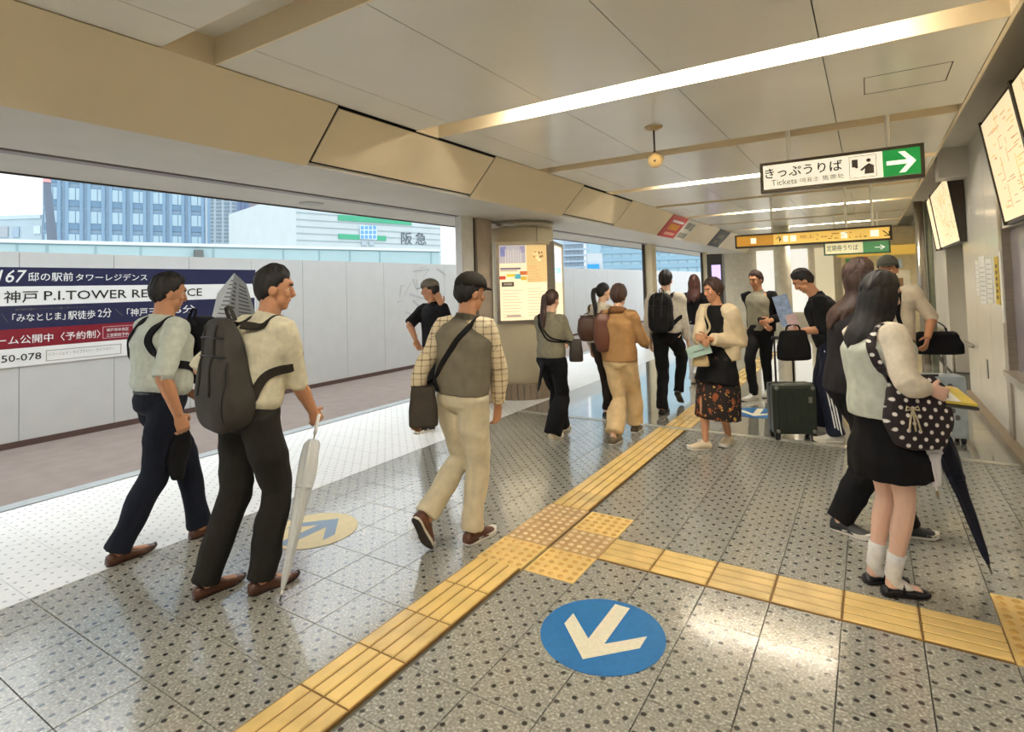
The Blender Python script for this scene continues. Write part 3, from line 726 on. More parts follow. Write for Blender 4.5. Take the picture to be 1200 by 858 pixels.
# sales counter front with coloured fascia at the far right
t = empty('shop_front', (-.6, 17.5, 0)); tag(t, 'far shop front with yellow fascia and coloured leaflets behind the man in the cap', 'shop front')
G().box((0, 0, 0), (1.68, .3, 2.82)).obj('front_panel', mat('shop_cream', 'd8c79c', rough=.5), t)
G().box((-.1, -.06, 2.1), (1.68, 0, 2.35)).obj('fascia', m_emit('shop_yellow_fascia', 'e9c25a', .15), t)
g_ = [('leaflet', 'c8d7dc', .95, 1.35, 1.75, 2.0), ('leaflet', '3f9a4c', .1, .35, 1.75, 2.05), ('leaflet', 'd56a55', .4, .6, 2.0, 2.08), ('poster', 'e5dcc4', .9, 1.5, .9, 1.7), ('leaflet', '8b6a45', 1.15, 1.35, 1.2, 1.5), ('leaflet', 'd88f98', .8, 1.0, 1.2, 1.35), ('poster', 'efe6cf', .1, .7, .9, 1.7)]
for nm, c_, a0, a1, z0, z1 in g_: G().box((a0, -.02 if nm == 'poster' else -.035, z0), (a1, 0, z1)).obj(nm, mat('shop_print_'+c_, c_, rough=.5), t)
t = empty('far_glow_panel', (-3.1, 19.9, 0)); tag(t, 'white panel on the far end wall, glow added to brighten that end', 'poster')
G().box((0, 0, .5), (1.5, .08, 2.5)).obj('panel', m_emit('lit_white_panel', 'f1efe6', .35), t)  # panel glow added to brighten the far end
G().box((1.7, 0, .5), (2.2, .08, 2.5)).obj('panel', m_emit('lit_cream_panel', 'e6d8b4', .25), t)

# ------------------------------------------------------------------ outside: hoarding with the advert
HX = -7.78
hoard = empty('hoarding', (HX, -4, 0)); tag(hoard, 'long white construction hoarding across the lane from the walkway', 'hoarding')
y = -4.0; k = 0
while y < 34:
    wd = .9
    G().box((-.05, y+4+.003, .05), (random.uniform(-.002, .002), y+4+wd-.003, 2.085)).obj('panel', HOARD, hoard); y += wd
G().box((-.06, 0, -.01), (.02, 38, .055)).obj('base_rail', mat('dark_red_brown_rail', '5a443e', rough=.7), hoard)
G().box((-.3, 0, -.01), (-.05, 38, .5)).obj('ballast', mat('dark_red_brown_rail', '5a443e'), hoard)
PY0, PY1 = .2, 5.06
zz = [atX(0, p, HX).z for p in (313, 336, 359, 387, 410, 432)]
ad = empty('advert', (HX+.004, PY0, zz[5])); tag(ad, 'wide navy, white and red property advert on the white hoarding', 'advert')
b_ = Vector(ad.location)
G().box((0, 0, 0), (.006, PY1-PY0, zz[0]-zz[5])).obj('backing_sheet', WHITEP, ad)
sheet = {}
for nm, i, m, e in (('navy_band', 0, NAVYP, PY1), ('white_band', 1, WHITEP, PY1-.02), ('navy_band', 2, NAVYP, PY1-.02), ('red_band', 3, REDP, PY1-.02), ('white_band', 4, WHITEP, PY1-.3)):
    sheet[i] = G().box((.006, 0, zz[i+1]-zz[5]), (.009, e-PY0, zz[i]-zz[5])).obj(nm, m, ad)
def ay(px): return atX(px, 340, HX).y-PY0
def ad_text(body, row, p0, p1, lo, hi, m, shear=0):
    z0, z1 = zz[row+1]-zz[5], zz[row]-zz[5]; h = z1-z0
    text('lettering', body, m, (.0095, ay(p0), z0+h*lo), (0, 1, 0), (0, 0, 1), height=h*(hi-lo), width=ay(p1)-ay(p0), parent=sheet[row], shear=shear, bold=.006)
ad_text('167', 0, -4, 31, .2, .86, WHITEP, .25); ad_text('邸の駅前', 0, 32.5, 85, .26, .74, WHITEP); ad_text('タワーレジデンス', 0, 88, 172, .27, .68, WHITEP)
ad_text('神戸', 1, 4, 44, .14, .78, INK); ad_text('P.I.TOWER RESIDENCE', 1, 51, 236, .24, .74, INK)
ad_text('＼', 2, 1, 9, .3, .7, GREYINK); ad_text('「みなとじま」', 2, 14, 76, .30, .66, WHITEP); ad_text('駅徒歩', 2, 79, 111, .28, .68, WHITEP); ad_text('2分', 2, 114, 130, .3, .74, WHITEP); ad_text('＼', 2, 134, 143, .34, .7, GREYINK)
ad_text('「神戸三宮」', 2, 148, 196, .28, .68, WHITEP); ad_text('5分', 2, 205, 228, .3, .72, WHITEP)
ad_text('神戸新交通ポートアイランド線・ポートライナー', 2, 17, 102, .78, .88, GREYINK)
ad_text('モデルルーム公開中〈予約制〉', 3, -68, 117, .22, .68, WHITEP)
ad_text('神戸市中央区', 3, 124, 150, .52, .72, WHITEP); ad_text('三宮駅前予約', 3, 124, 150, .22, .42, WHITEP)
ad_text('0120-150-078', 4, -52, 48, .3, .68, INK)
ad_text('リコージェイ・ライブラリー・ライフタワー', 4, 56, 133, .42, .62, mat('pale_grey_ink', 'a7a398'))
for row, p0, p1, m in ((3, 120, 190, mat('pale_pink_ink', 'c99aa2')), (4, 54, 141, mat('pale_grey_ink', 'a7a398'))):
    z0, z1 = zz[row+1]-zz[5], zz[row]-zz[5]; h = z1-z0; g = G(); z0 += h*.14; z1 -= h*.16 if row == 3 else h*.24
    for A, B in (((p0, z0), (p1, z0+.008)), ((p0, z1-.008), (p1, z1))): g.box((.009, ay(A[0]), A[1]), (.0105, ay(B[0]), B[1]))
    for p in (p0, p1): g.box((.009, ay(p)-.004, z0), (.0105, ay(p)+.004, z1))
    g.obj('text_border', m, sheet[row])
def adp(px, py): q = atX(px, py, HX); return Vector((.011, q.y-PY0, q.z-zz[5]))
tw = G().prism([adp(*p) for p in ((273.8, 320), (261, 392), (243, 391), (254, 344))], (.003, 0, 0)).obj('tower_picture', mat('grey_tower_print', 'a9a7a1', rough=.5), ad, fix=True)
G().prism([adp(*p) for p in ((273.8, 320), (287.8, 333), (300, 372), (300, 396), (261, 392))], (.003, 0, 0)).obj('tower_shade_side', mat('dark_tower_print', '77746d', rough=.5), tw, fix=True)
g = G(); g2 = G()
for k in range(13):
    t_ = (k+1.2)/14
    e0 = Vector(adp(273.2, 322)).lerp(adp(261.5, 391), t_); e1 = Vector(adp(272, 323)).lerp(adp(244.5, 390), t_)
    off = Vector((.0032, 0, 0)); d_ = Vector((0, 0, -.018))
    g.prism([e1+off, e0+off, e0+off+d_, e1+off+d_], (.001, 0, 0))
    f0 = Vector(adp(274.5, 325)).lerp(adp(264, 391), t_); f1 = Vector(adp(276.5, 327)).lerp(adp(272, 391), t_)
    g2.prism([f0+off, f1+off, f1+off+d_*1.6, f0+off+d_*1.6], (.001, 0, 0))
    f0 = Vector(adp(279, 328)).lerp(adp(279, 391), t_); f1 = Vector(adp(286, 333)).lerp(adp(299, 391), t_)
    g2.prism([f0+off, f1+off, f1+off+d_, f0+off+d_], (.001, 0, 0))
g.obj('tower_storey_line', mat('mid_tower_print', '5f5d58'), tw, fix=True)['kind'] = 'stuff'; g2.obj('tower_window', mat('black_tower_print', '33312e'), tw, fix=True)['kind'] = 'stuff'
# faint grey emblem of brush strokes on the plain part of the hoarding
t = empty('wall_emblem', (HX+.004, 8.6, 1)); tag(t, 'faint grey sketchy emblem printed on the plain hoarding panels', 'emblem')
g = G(); random.seed(21)
for p0, p1, w_ in (((484, 318), (503, 315), .02), ((503, 315), (496, 324), .015), ((492, 314), (500, 312), .02), ((512, 314), (523, 323), .025), ((470, 335), (468, 349), .03), ((470, 335), (474, 334), .02), ((474, 346), (482, 330), .02), ((484, 327), (488, 340), .04), ((488, 328), (490, 342), .02), ((466, 354), (472, 353), .02), ((475, 366), (486, 370), .03), ((480, 345), (498, 350), .05), ((484, 352), (494, 362), .05), ((500, 330), (505, 345), .03)):
    a_, b2 = atX(*p0, HX), atX(*p1, HX); o_ = Vector((HX+.004, 8.6, 1)); a_ = a_-o_; b2 = b2-o_; a_.x = b2.x = 0
    d_ = (b2-a_).normalized(); n_ = Vector((0, -d_.z, d_.y))*w_*.5
    g.prism([a_-n_, b2-n_*.5, b2+n_*.5, a_+n_], (.002, 0, 0))
g.obj('stroke', mat('pale_grey_print', 'b7b6ba'), t, fix=True)['kind'] = 'stuff'

# ------------------------------------------------------------------ outside: barrier and hazy buildings
def atF(x, y, depth): return O + ray(x, y)*depth
class Facade:
    def __init__(s, name, label, xl, dl, xr, dr, ztop, thick, m, cat='building', z0=-.2):
        a, b = atF(xl, 300, dl), atF(xr, 300, dr); s.A = Vector((a.x, a.y, 0)); s.B = Vector((b.x, b.y, 0))
        s.U = (s.B-s.A); s.L = s.U.length; s.U.normalize(); s.N = Vector((s.U.y, -s.U.x, 0))
        if s.N.dot(-s.A) < 0: s.N = -s.N
        s.t = empty(name, s.A); tag(s.t, label, cat)
        s.box('wall', 0, s.L, z0, ztop, -thick, 0, m)
    def uz(s, x, y):
        d = ray(x, y); k = (s.A-O).dot(s.N)/d.dot(s.N); p = O+d*k; return (p-s.A).dot(s.U), p.z
    def box(s, name, u0, u1, z0, z1, n0, n1, m, par=None):
        q = lambda u, z, n: s.U*u+Vector((0, 0, z))+s.N*n
        return G().hexa([q(u0, z0, n0), q(u1, z0, n0), q(u1, z0, n1), q(u0, z0, n1), q(u0, z1, n0), q(u1, z1, n0), q(u1, z1, n1), q(u0, z1, n1)]).obj(name, m, par or s.t, fix=True)
    def pxbox(s, name, x0, y0, x1, y1, n0, n1, m, par=None):
        a, b = s.uz(x0, y0), s.uz(x1, y1); return s.box(name, min(a[0], b[0]), max(a[0], b[0]), min(a[1], b[1]), max(a[1], b[1]), n0, n1, m, par)
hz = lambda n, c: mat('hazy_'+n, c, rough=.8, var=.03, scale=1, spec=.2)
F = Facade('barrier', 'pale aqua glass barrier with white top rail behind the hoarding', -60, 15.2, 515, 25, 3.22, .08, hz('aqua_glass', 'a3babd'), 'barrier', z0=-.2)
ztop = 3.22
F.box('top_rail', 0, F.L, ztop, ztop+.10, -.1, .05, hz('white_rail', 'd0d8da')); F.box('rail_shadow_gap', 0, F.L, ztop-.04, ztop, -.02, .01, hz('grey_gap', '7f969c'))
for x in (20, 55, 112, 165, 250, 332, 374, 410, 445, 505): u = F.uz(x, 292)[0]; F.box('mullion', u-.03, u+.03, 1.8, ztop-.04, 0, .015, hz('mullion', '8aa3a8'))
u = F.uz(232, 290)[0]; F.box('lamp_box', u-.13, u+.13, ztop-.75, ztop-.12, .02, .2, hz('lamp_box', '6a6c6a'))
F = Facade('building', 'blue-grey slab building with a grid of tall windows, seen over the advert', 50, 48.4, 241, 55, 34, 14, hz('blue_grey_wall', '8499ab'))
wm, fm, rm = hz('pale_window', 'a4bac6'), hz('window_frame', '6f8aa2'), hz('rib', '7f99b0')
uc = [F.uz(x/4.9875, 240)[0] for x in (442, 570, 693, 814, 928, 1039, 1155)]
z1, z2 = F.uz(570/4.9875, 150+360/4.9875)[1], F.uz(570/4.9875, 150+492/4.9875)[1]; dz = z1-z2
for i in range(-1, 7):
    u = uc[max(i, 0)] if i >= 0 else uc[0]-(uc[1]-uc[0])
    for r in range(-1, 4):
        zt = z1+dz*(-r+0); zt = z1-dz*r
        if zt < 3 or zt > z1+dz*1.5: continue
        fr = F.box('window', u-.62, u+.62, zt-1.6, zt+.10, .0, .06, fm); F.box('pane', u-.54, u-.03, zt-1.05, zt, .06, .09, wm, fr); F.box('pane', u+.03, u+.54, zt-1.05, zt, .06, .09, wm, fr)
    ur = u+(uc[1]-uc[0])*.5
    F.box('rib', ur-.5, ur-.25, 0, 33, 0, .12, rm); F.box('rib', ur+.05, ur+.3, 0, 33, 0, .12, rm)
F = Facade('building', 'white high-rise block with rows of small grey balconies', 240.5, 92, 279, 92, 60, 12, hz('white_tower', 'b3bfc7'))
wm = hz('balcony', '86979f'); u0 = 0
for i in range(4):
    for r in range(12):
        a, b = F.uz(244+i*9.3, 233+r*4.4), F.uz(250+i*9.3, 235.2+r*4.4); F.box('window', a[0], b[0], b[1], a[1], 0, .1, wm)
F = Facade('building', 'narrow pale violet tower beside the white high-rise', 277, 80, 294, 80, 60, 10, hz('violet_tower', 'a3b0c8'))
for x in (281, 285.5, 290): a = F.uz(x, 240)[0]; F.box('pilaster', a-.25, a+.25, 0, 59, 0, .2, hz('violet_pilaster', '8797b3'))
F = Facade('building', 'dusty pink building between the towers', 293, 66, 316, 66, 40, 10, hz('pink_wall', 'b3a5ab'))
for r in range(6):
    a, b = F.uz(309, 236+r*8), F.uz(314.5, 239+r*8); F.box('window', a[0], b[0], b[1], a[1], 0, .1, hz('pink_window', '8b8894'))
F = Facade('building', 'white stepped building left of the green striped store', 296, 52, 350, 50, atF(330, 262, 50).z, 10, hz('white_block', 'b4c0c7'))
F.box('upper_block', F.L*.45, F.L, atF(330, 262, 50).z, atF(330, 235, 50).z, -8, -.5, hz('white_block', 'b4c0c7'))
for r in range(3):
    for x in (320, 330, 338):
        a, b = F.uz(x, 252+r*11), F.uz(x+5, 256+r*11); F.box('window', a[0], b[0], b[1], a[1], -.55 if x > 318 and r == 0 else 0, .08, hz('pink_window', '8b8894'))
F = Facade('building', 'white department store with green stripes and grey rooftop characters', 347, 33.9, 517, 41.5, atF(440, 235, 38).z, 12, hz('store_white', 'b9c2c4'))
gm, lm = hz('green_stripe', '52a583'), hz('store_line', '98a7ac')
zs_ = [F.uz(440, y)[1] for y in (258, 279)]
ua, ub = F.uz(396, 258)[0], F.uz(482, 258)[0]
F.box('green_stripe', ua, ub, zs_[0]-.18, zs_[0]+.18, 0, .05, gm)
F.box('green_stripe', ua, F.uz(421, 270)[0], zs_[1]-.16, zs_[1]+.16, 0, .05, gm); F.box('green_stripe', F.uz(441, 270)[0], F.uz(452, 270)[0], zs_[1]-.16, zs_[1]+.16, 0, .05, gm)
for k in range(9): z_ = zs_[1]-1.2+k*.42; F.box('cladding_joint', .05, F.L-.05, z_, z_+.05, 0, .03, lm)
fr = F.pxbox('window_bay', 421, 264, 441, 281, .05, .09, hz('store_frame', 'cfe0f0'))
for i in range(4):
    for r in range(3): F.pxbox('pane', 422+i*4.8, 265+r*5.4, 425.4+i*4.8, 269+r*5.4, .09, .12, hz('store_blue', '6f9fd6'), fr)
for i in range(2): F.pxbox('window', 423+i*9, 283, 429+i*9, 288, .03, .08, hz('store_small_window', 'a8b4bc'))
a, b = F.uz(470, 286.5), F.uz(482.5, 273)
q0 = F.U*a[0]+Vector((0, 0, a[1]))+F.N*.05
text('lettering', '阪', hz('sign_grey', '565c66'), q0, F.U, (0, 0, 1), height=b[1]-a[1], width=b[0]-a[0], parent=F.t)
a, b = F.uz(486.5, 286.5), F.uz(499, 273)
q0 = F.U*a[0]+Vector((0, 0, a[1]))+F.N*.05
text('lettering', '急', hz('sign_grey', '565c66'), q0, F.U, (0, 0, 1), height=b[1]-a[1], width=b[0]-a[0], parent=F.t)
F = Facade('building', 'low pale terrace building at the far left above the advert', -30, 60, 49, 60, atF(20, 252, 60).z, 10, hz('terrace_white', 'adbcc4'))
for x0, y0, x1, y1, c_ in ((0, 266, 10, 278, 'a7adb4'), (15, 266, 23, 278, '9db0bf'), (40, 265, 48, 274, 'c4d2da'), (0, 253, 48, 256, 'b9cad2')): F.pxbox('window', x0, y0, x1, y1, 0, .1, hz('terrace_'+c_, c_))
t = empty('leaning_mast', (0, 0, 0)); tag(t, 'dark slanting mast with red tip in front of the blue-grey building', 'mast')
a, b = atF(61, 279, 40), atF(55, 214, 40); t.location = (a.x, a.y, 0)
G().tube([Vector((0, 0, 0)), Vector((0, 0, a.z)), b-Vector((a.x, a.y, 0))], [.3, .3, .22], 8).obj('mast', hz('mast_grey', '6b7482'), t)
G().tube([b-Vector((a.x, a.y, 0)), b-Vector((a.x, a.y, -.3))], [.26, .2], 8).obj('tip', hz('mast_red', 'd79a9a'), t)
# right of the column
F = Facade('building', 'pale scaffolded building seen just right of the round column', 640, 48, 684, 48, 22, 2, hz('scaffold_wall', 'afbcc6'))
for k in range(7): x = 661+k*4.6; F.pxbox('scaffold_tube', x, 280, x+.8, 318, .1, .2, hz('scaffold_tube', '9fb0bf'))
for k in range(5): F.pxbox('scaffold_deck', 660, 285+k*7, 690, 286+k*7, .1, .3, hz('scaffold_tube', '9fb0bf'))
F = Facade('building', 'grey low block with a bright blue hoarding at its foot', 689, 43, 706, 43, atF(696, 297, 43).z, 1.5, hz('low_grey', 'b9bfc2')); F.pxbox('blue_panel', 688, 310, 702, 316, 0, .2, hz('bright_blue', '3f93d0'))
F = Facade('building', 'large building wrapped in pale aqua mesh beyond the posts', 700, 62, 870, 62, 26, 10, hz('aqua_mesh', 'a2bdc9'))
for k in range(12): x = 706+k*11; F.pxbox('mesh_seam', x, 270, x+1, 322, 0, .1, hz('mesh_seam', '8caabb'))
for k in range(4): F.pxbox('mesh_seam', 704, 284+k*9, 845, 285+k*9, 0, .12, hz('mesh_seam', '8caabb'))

# ------------------------------------------------------------------ people
SKIN = [mat('light_skin', 'e0b597', rough=.55, var=.05, scale=12), mat('tan_skin', 'c08a66', rough=.55, var=.06, scale=12), mat('pale_pink_skin', 'e6bda6', rough=.55, var=.05, scale=12)]
HAIRM = {'black': mat('black_hair', '17120f', rough=.62, var=.4, scale=60, bmp=.4, bscale=200, stretch=(1, 1, .12)),
         'brown': mat('dark_brown_hair', '382218', rough=.6, var=.4, scale=60, bmp=.4, bscale=200, stretch=(1, 1, .12)),
         'red': mat('auburn_hair', '43201a', rough=.6, var=.4, scale=60, bmp=.4, bscale=200, stretch=(1, 1, .12))}
EYEW = mat('eye_white', 'd5ccc0', rough=.3); IRIS = mat('dark_iris', '221712', rough=.15); LIPS = mat('lip', 'b4705f', rough=.45)
UPZ = Vector((0, 0, 1))
def fv(deg): a = math.radians(deg); return Vector((-math.sin(a), math.cos(a), 0))      # 0 = along the concourse, + turns to the left
def ortho(v, t):
    v = v-t*v.dot(t)
    return v.normalized() if v.length > 1e-5 else t.orthogonal().normalized()
def ik(a, b, l1, l2, pole):
    d = b-a; L = min(d.length, (l1+l2)*.999)
    if d.length < 1e-6: return a+pole*l1
    t = d.normalized(); x = (l1*l1-l2*l2+L*L)/(2*L); h = math.sqrt(max(0, l1*l1-x*x))
    return a+t*x+ortho(pole, t)*h

def hand_into(g, W, d, thumb, side, s, curl, near):
    """palm, four jointed fingers and a thumb; side=+1 right, -1 left"""
    d = d.normalized(); t = ortho(thumb, d); n = d.cross(t)*(-side)        # n looks out of the palm
    k = s*1.0; fr = .0085 if near else .0095
    g.tube([W-d*.02, W+d*.012, W+d*.045*k, W+d*.085*k, W+d*.097*k], [(.026*k, .019*k), (.031*k, .018*k), (.040*k, .0165*k), (.042*k, .0145*k), (.034*k, .010*k)], 10, ref=t)
    for off, ln, cu in ((.031, .070, 0), (.0105, .079, .05), (-.0105, .073, .1), (-.031, .058, .15)):
        b = W+d*(.088*k)+t*(off*k); pts = [b-d*.012]; a = 0; p = b; pts.append(p)
        dd = (d+t*(off*2.2)).normalized()
        for seg, f in ((.45, .55), (.32, .8), (.23, .6)):
            a += (curl+cu)*f*1.25
            dirv = dd*math.cos(a)+n*math.sin(a); p = p+dirv*(ln*seg*k); pts.append(p)
        g.tube(pts, [fr*1.05, fr*1.05, fr, fr*.95, fr*.7], 8, ref=t)
    b = W+d*(.022*k)+t*(.030*k)+n*.006
    p1 = b+(d*.6+t*.75+n*.25).normalized()*(.032*k); p2 = p1+(d*.85+t*.3+n*(.3+.4*curl)).normalized()*(.03*k); p3 = p2+(d*.9+t*.05+n*(.3+.6*curl)).normalized()*(.024*k)
    g.tube([b-d*.01-t*.012, b, p1, p2, p3], [fr*1.3, fr*1.45, fr*1.2, fr*1.1, fr*.75], 8, ref=n)
    return n

SHOES = {}
def make_shoe(parent, heel, fdir, pitch, L, kind, m_up, m_sole, side, base, ankle_h=.085):
    """heel = ground point under the heel (or raised heel), fdir = toe direction on the ground; returns ankle"""
    f = (fdir*math.cos(pitch)-UPZ*math.sin(pitch)).normalized(); r = f.cross(UPZ).normalized(); u = r.cross(f).normalized()
    P_ = lambda x, y, z: heel+f*(x*L)+r*(y*side)+u*z
    st = {'leather': (.012, .016, .95), 'sneaker': (.03, .026, 1.05), 'flat': (.006, .008, .92), 'runner': (.034, .03, 1.1)}[kind]
    s0, s1, wk = st; w = .043*wk
    out = [(0, .0), (.03, .55), (.12, .80), (.3, .76), (.5, .84), (.68, 1.04), (.82, .98), (.93, .7), (.985, .38), (1.0, .0)]
    V = []; top = []
    pts = [(x, y*w) for x, y in out]+[(x, -y*w*.92) for x, y in out[-2:0:-1]]
    g = G(); n = len(pts)
    lift = lambda x: .012*max(0, (x-.75)/.25)**2 if kind != 'leather' else .02*max(0, (x-.65)/.35)**1.6
    lo = [P_(x, y, lift(x)) for x, y in pts]; hi = [P_(x, y, lift(x)+(s1 if x < .4 else s0)) for x, y in pts]
    g.add(lo+hi, [tuple(range(n))[::-1], tuple(range(n, 2*n))]+[(i, (i+1) % n, n+(i+1) % n, n+i) for i in range(n)])
    up = G()
    ring = [(.0, .40, .050), (.03, .72, .066), (.10, .86, .074), (.22, .82, .082), (.34, .78, .086), (.46, .84, .072), (.60, .98, .056), (.74, .99, .046), (.86, .84, .040), (.95, .52, .032), (.992, .2, .022)]
    hk = {'leather': .92, 'sneaker': 1.05, 'flat': .62, 'runner': 1.08}[kind]
    R = []
    for x, y, h in ring:
        if kind == 'flat': h = h*hk if x < .5 else h*.8
        else: h *= hk
        b0 = lift(x)+(s1 if x < .4 else s0)*.6; rr = []
        for k in range(14):
            a = 2*PI*k/14; cy_, sy_ = math.cos(a), math.sin(a)
            yy = math.copysign(abs(cy_)**.75, cy_)*y*w; z = b0 if sy_ < 0 else b0+(h-b0)*abs(sy_)**.7
            rr.append(P_(x, yy, z))
        R.append(rr)
    V = [q for rr in R for q in rr]; F = [tuple(range(14))[::-1], tuple((len(R)-1)*14+k for k in range(14))]
    for i in range(len(R)-1):
        for k in range(14): F.append((i*14+k, i*14+(k+1) % 14, (i+1)*14+(k+1) % 14, (i+1)*14+k))
    up.add(V, F)
    o = up.obj('shoe', m_up, parent, True, base, fix=True); g.obj('sole', m_sole, o, False, base, fix=True)
    if kind in ('sneaker', 'runner'):
        q = G(); q.add([p-u*.004 for p in lo]+[p+u*.003 for p in lo], [tuple(range(n))[::-1], tuple(range(n, 2*n))]+[(i, (i+1) % n, n+(i+1) % n, n+i) for i in range(n)])
        q.obj('outsole', mat('dark_rubber', '2a211b', rough=.8), o, False, base, fix=True)
        l = G()
        for x in (.36, .43, .50): l.tube([P_(x, -.022, .078-.07*(x-.36)+.012), P_(x, 0, .088-.075*(x-.36)+.012), P_(x, .022, .078-.07*(x-.36)+.012)], .004, 6)
        l.obj('lace', mat('pale_lace', 'd9d5cb', rough=.8), o, True, base)
    if kind == 'flat':
        l = G(); l.tube([P_(.42, -.036, .02), P_(.40, -.026, .062), P_(.40, 0, .075), P_(.40, .026, .062), P_(.42, .036, .02)], (.006, .003), 8, ref=f); l.obj('strap', m_up, o, True, base)
    return P_(.24, 0, ankle_h), f, u, P_

def person(label, anchor, H, head=0, sex='m', skin=0, neck=None, pelvis=None, headp=None, hyaw=None, hpitch=0, feet=None,
           handL=None, handR=None, elL=None, elR=None, curl=(.5, .5), thumb=(None, None), shyaw=None, near=False, hair='short', hairc='black', top=None, legs=None, shoe=None,
           extras=(), cap=None, seed=0, shw=None, belly=0., kneepole=(None, None), voxel=None):
    s = H/1.72; A = Vector((anchor[0], anchor[1], 0)); base = A
    f = fv(head); r = Vector((f.y, -f.x, 0)); sy = fv(shyaw if shyaw is not None else head); sr = Vector((sy.y, -sy.x, 0))
    def J(p):
        if isinstance(p, Vector): return p
        if p[0] == 'r': return A+r*p[1]+f*p[2]+Vector((0, 0, p[3]*s))
        return atD(p[0], p[1], A, p[2] if len(p) > 2 else 0)
    root = empty('person', base); tag(root, label, 'person')
    Z = Vector((0, 0, 1)); m_ = 1 if sex == 'm' else .88
    # feet and knees
    L = (.272 if sex == 'm' else .245)*s
    def foot(sp, sgn):
        kind, p = sp[0], sp[1]; yaw = sp[2] if len(sp) > 2 else head; pitch = math.radians(sp[3]) if len(sp) > 3 else 0
        d = fv(yaw)
        if kind == 'heel': hp = gp(*p)
        elif kind == 'w': hp = A+f*p[1]+r*p[0]
        else:
            tp = gp(*p); hp = tp-d*(L*math.cos(pitch))+Z*(L*math.sin(pitch))
        return make_shoe(root, hp, d, pitch, L, shoe[0], shoe[1], shoe[2], sgn, base, .085*s)
    AkR, fR, uR, PfR = foot(feet[1], 1); AkL, fL, uL, PfL = foot(feet[0], -1)
    Pv = J(pelvis) if pelvis else A+Z*(.53*H)
    zs = []
    for sg, ak in ((1, AkR), (-1, AkL)):
        h_ = Pv+r*(sg*.088*s); dx = math.hypot(h_.x-ak.x, h_.y-ak.y); zs.append(ak.z+math.sqrt(max(.04, (.49*H*.990)**2-dx*dx)))
    Pv.z = min(min(zs)+.015, .545*H)
    Nk = J(neck) if neck else Pv+Z*(.30*H)
    tl_ = (Nk-Pv).length; Nk = Pv+(Nk-Pv)*(min(max(tl_, .285*H), .312*H)/tl_)
    hy = hyaw if hyaw is not None else head
    hf0 = fv(hy); pr = math.radians(hpitch); hf = hf0*math.cos(pr)-Z*math.sin(pr); hr = Vector((hf0.y, -hf0.x, 0)); hu = hr.cross(hf)
    Hc = J(headp) if headp else Nk+Z*(.090*H)+hf0*.035
    sw = (shw or (.175 if sex == 'm' else .150))*s
    axis = (Nk-Pv); TL = axis.length; ax = axis.normalized()
    def T(t, x=0, y=0):                     # torso frame: t along pelvis->neck, x right, y forward
        k = max(0, min(1, (t-.3)/.5)); rr = (r*(1-k)+sr*k).normalized(); ff = Vector((-rr.y, rr.x, 0))
        return Pv+axis*t+rr*(x*s)+ff*(y*s)
    ShR, ShL = T(.885, 0, -.005)+sr*sw, T(.885, 0, -.005)-sr*sw
    hipw = .088*s
    HpR, HpL = Pv+r*hipw-Z*.015, Pv-r*hipw-Z*.015
    S = skin if not isinstance(skin, int) else SKIN[skin]
    ua, fa = .172*H, .148*H
    def arm(sh, hd, el, sgn):
        if hd is None: hd = sh+Z*(-(ua+fa)*.97)+f*.04+r*(sgn*.05)
        else: hd = J(hd)
        if (hd-sh).length > ua+fa: hd = sh+(hd-sh).normalized()*(ua+fa)*.995
        e = J(el) if el else ik(sh, hd, ua, fa, -sy*1.0+sr*(sgn*.45)-Z*.3)
        return e, hd
    ElR, WrR = arm(ShR, handR, elR, 1); ElL, WrL = arm(ShL, handL, elL, -1)
    tl = .247*H; sl = .243*H
    KnR = ik(HpR, AkR, tl, sl, kneepole[1] or f); KnL = ik(HpL, AkL, tl, sl, kneepole[0] or f)
    # ---- body, one continuous surface
    b = G(); ref = r; c = .90
    P_, R_ = crspline([T(-.12), T(.0), T(.22), T(.5), T(.72), T(.88), T(.97), T(1.03)],
                      [(.11*s*m_, .09*s), (.150*s*c, .10*s*c), (.125*s*c*m_, .09*s*c), (.145*s*c*m_, .105*s*c), (.155*s*c*m_, .105*s*c), (.13*s*m_, .085*s*c), (.075*s, .065*s), (.055*s, .055*s)], 3)
    b.tube(P_, R_, 18, ref)
    nk0 = T(.95); b.tube([nk0, nk0.lerp(Hc, .45), Hc-hu*.03-hf*.015], [.066*s*m_, .057*s*m_, .055*s*m_], 12, r)
    hs = .96*s**.4*(1 if sex == 'm' else .95)
    Rm = Matrix((hr, hf, hu)).transposed()
    hp_ = lambda x, y, z: Hc+Rm@Vector((x*hs, y*hs, z*hs))
    b.blob(hp_(0, 0, .022), (.074*hs, .092*hs, .095*hs), Rm); b.blob(hp_(0, .028, -.055), (.054*hs, .060*hs, .062*hs), Rm); b.blob(hp_(0, .052, -.098), (.026*hs, .026*hs, .022*hs), Rm)
    b.tube([hp_(0, .088, .012), hp_(0, .097, -.012), hp_(0, .104, -.032), hp_(0, .090, -.044)], [.009*hs, .011*hs, .014*hs, .011*hs], 8, hr)
    b.blob(hp_(0, .085, .036), (.046*hs, .014*hs, .010*hs), Rm)
    for q in (1, -1):
        b.blob(hp_(q*.076, -.008, -.012), (.012*hs, .021*hs, .033*hs), Rm); b.blob(hp_(q*.036, .068, -.025), (.022*hs, .018*hs, .022*hs), Rm)
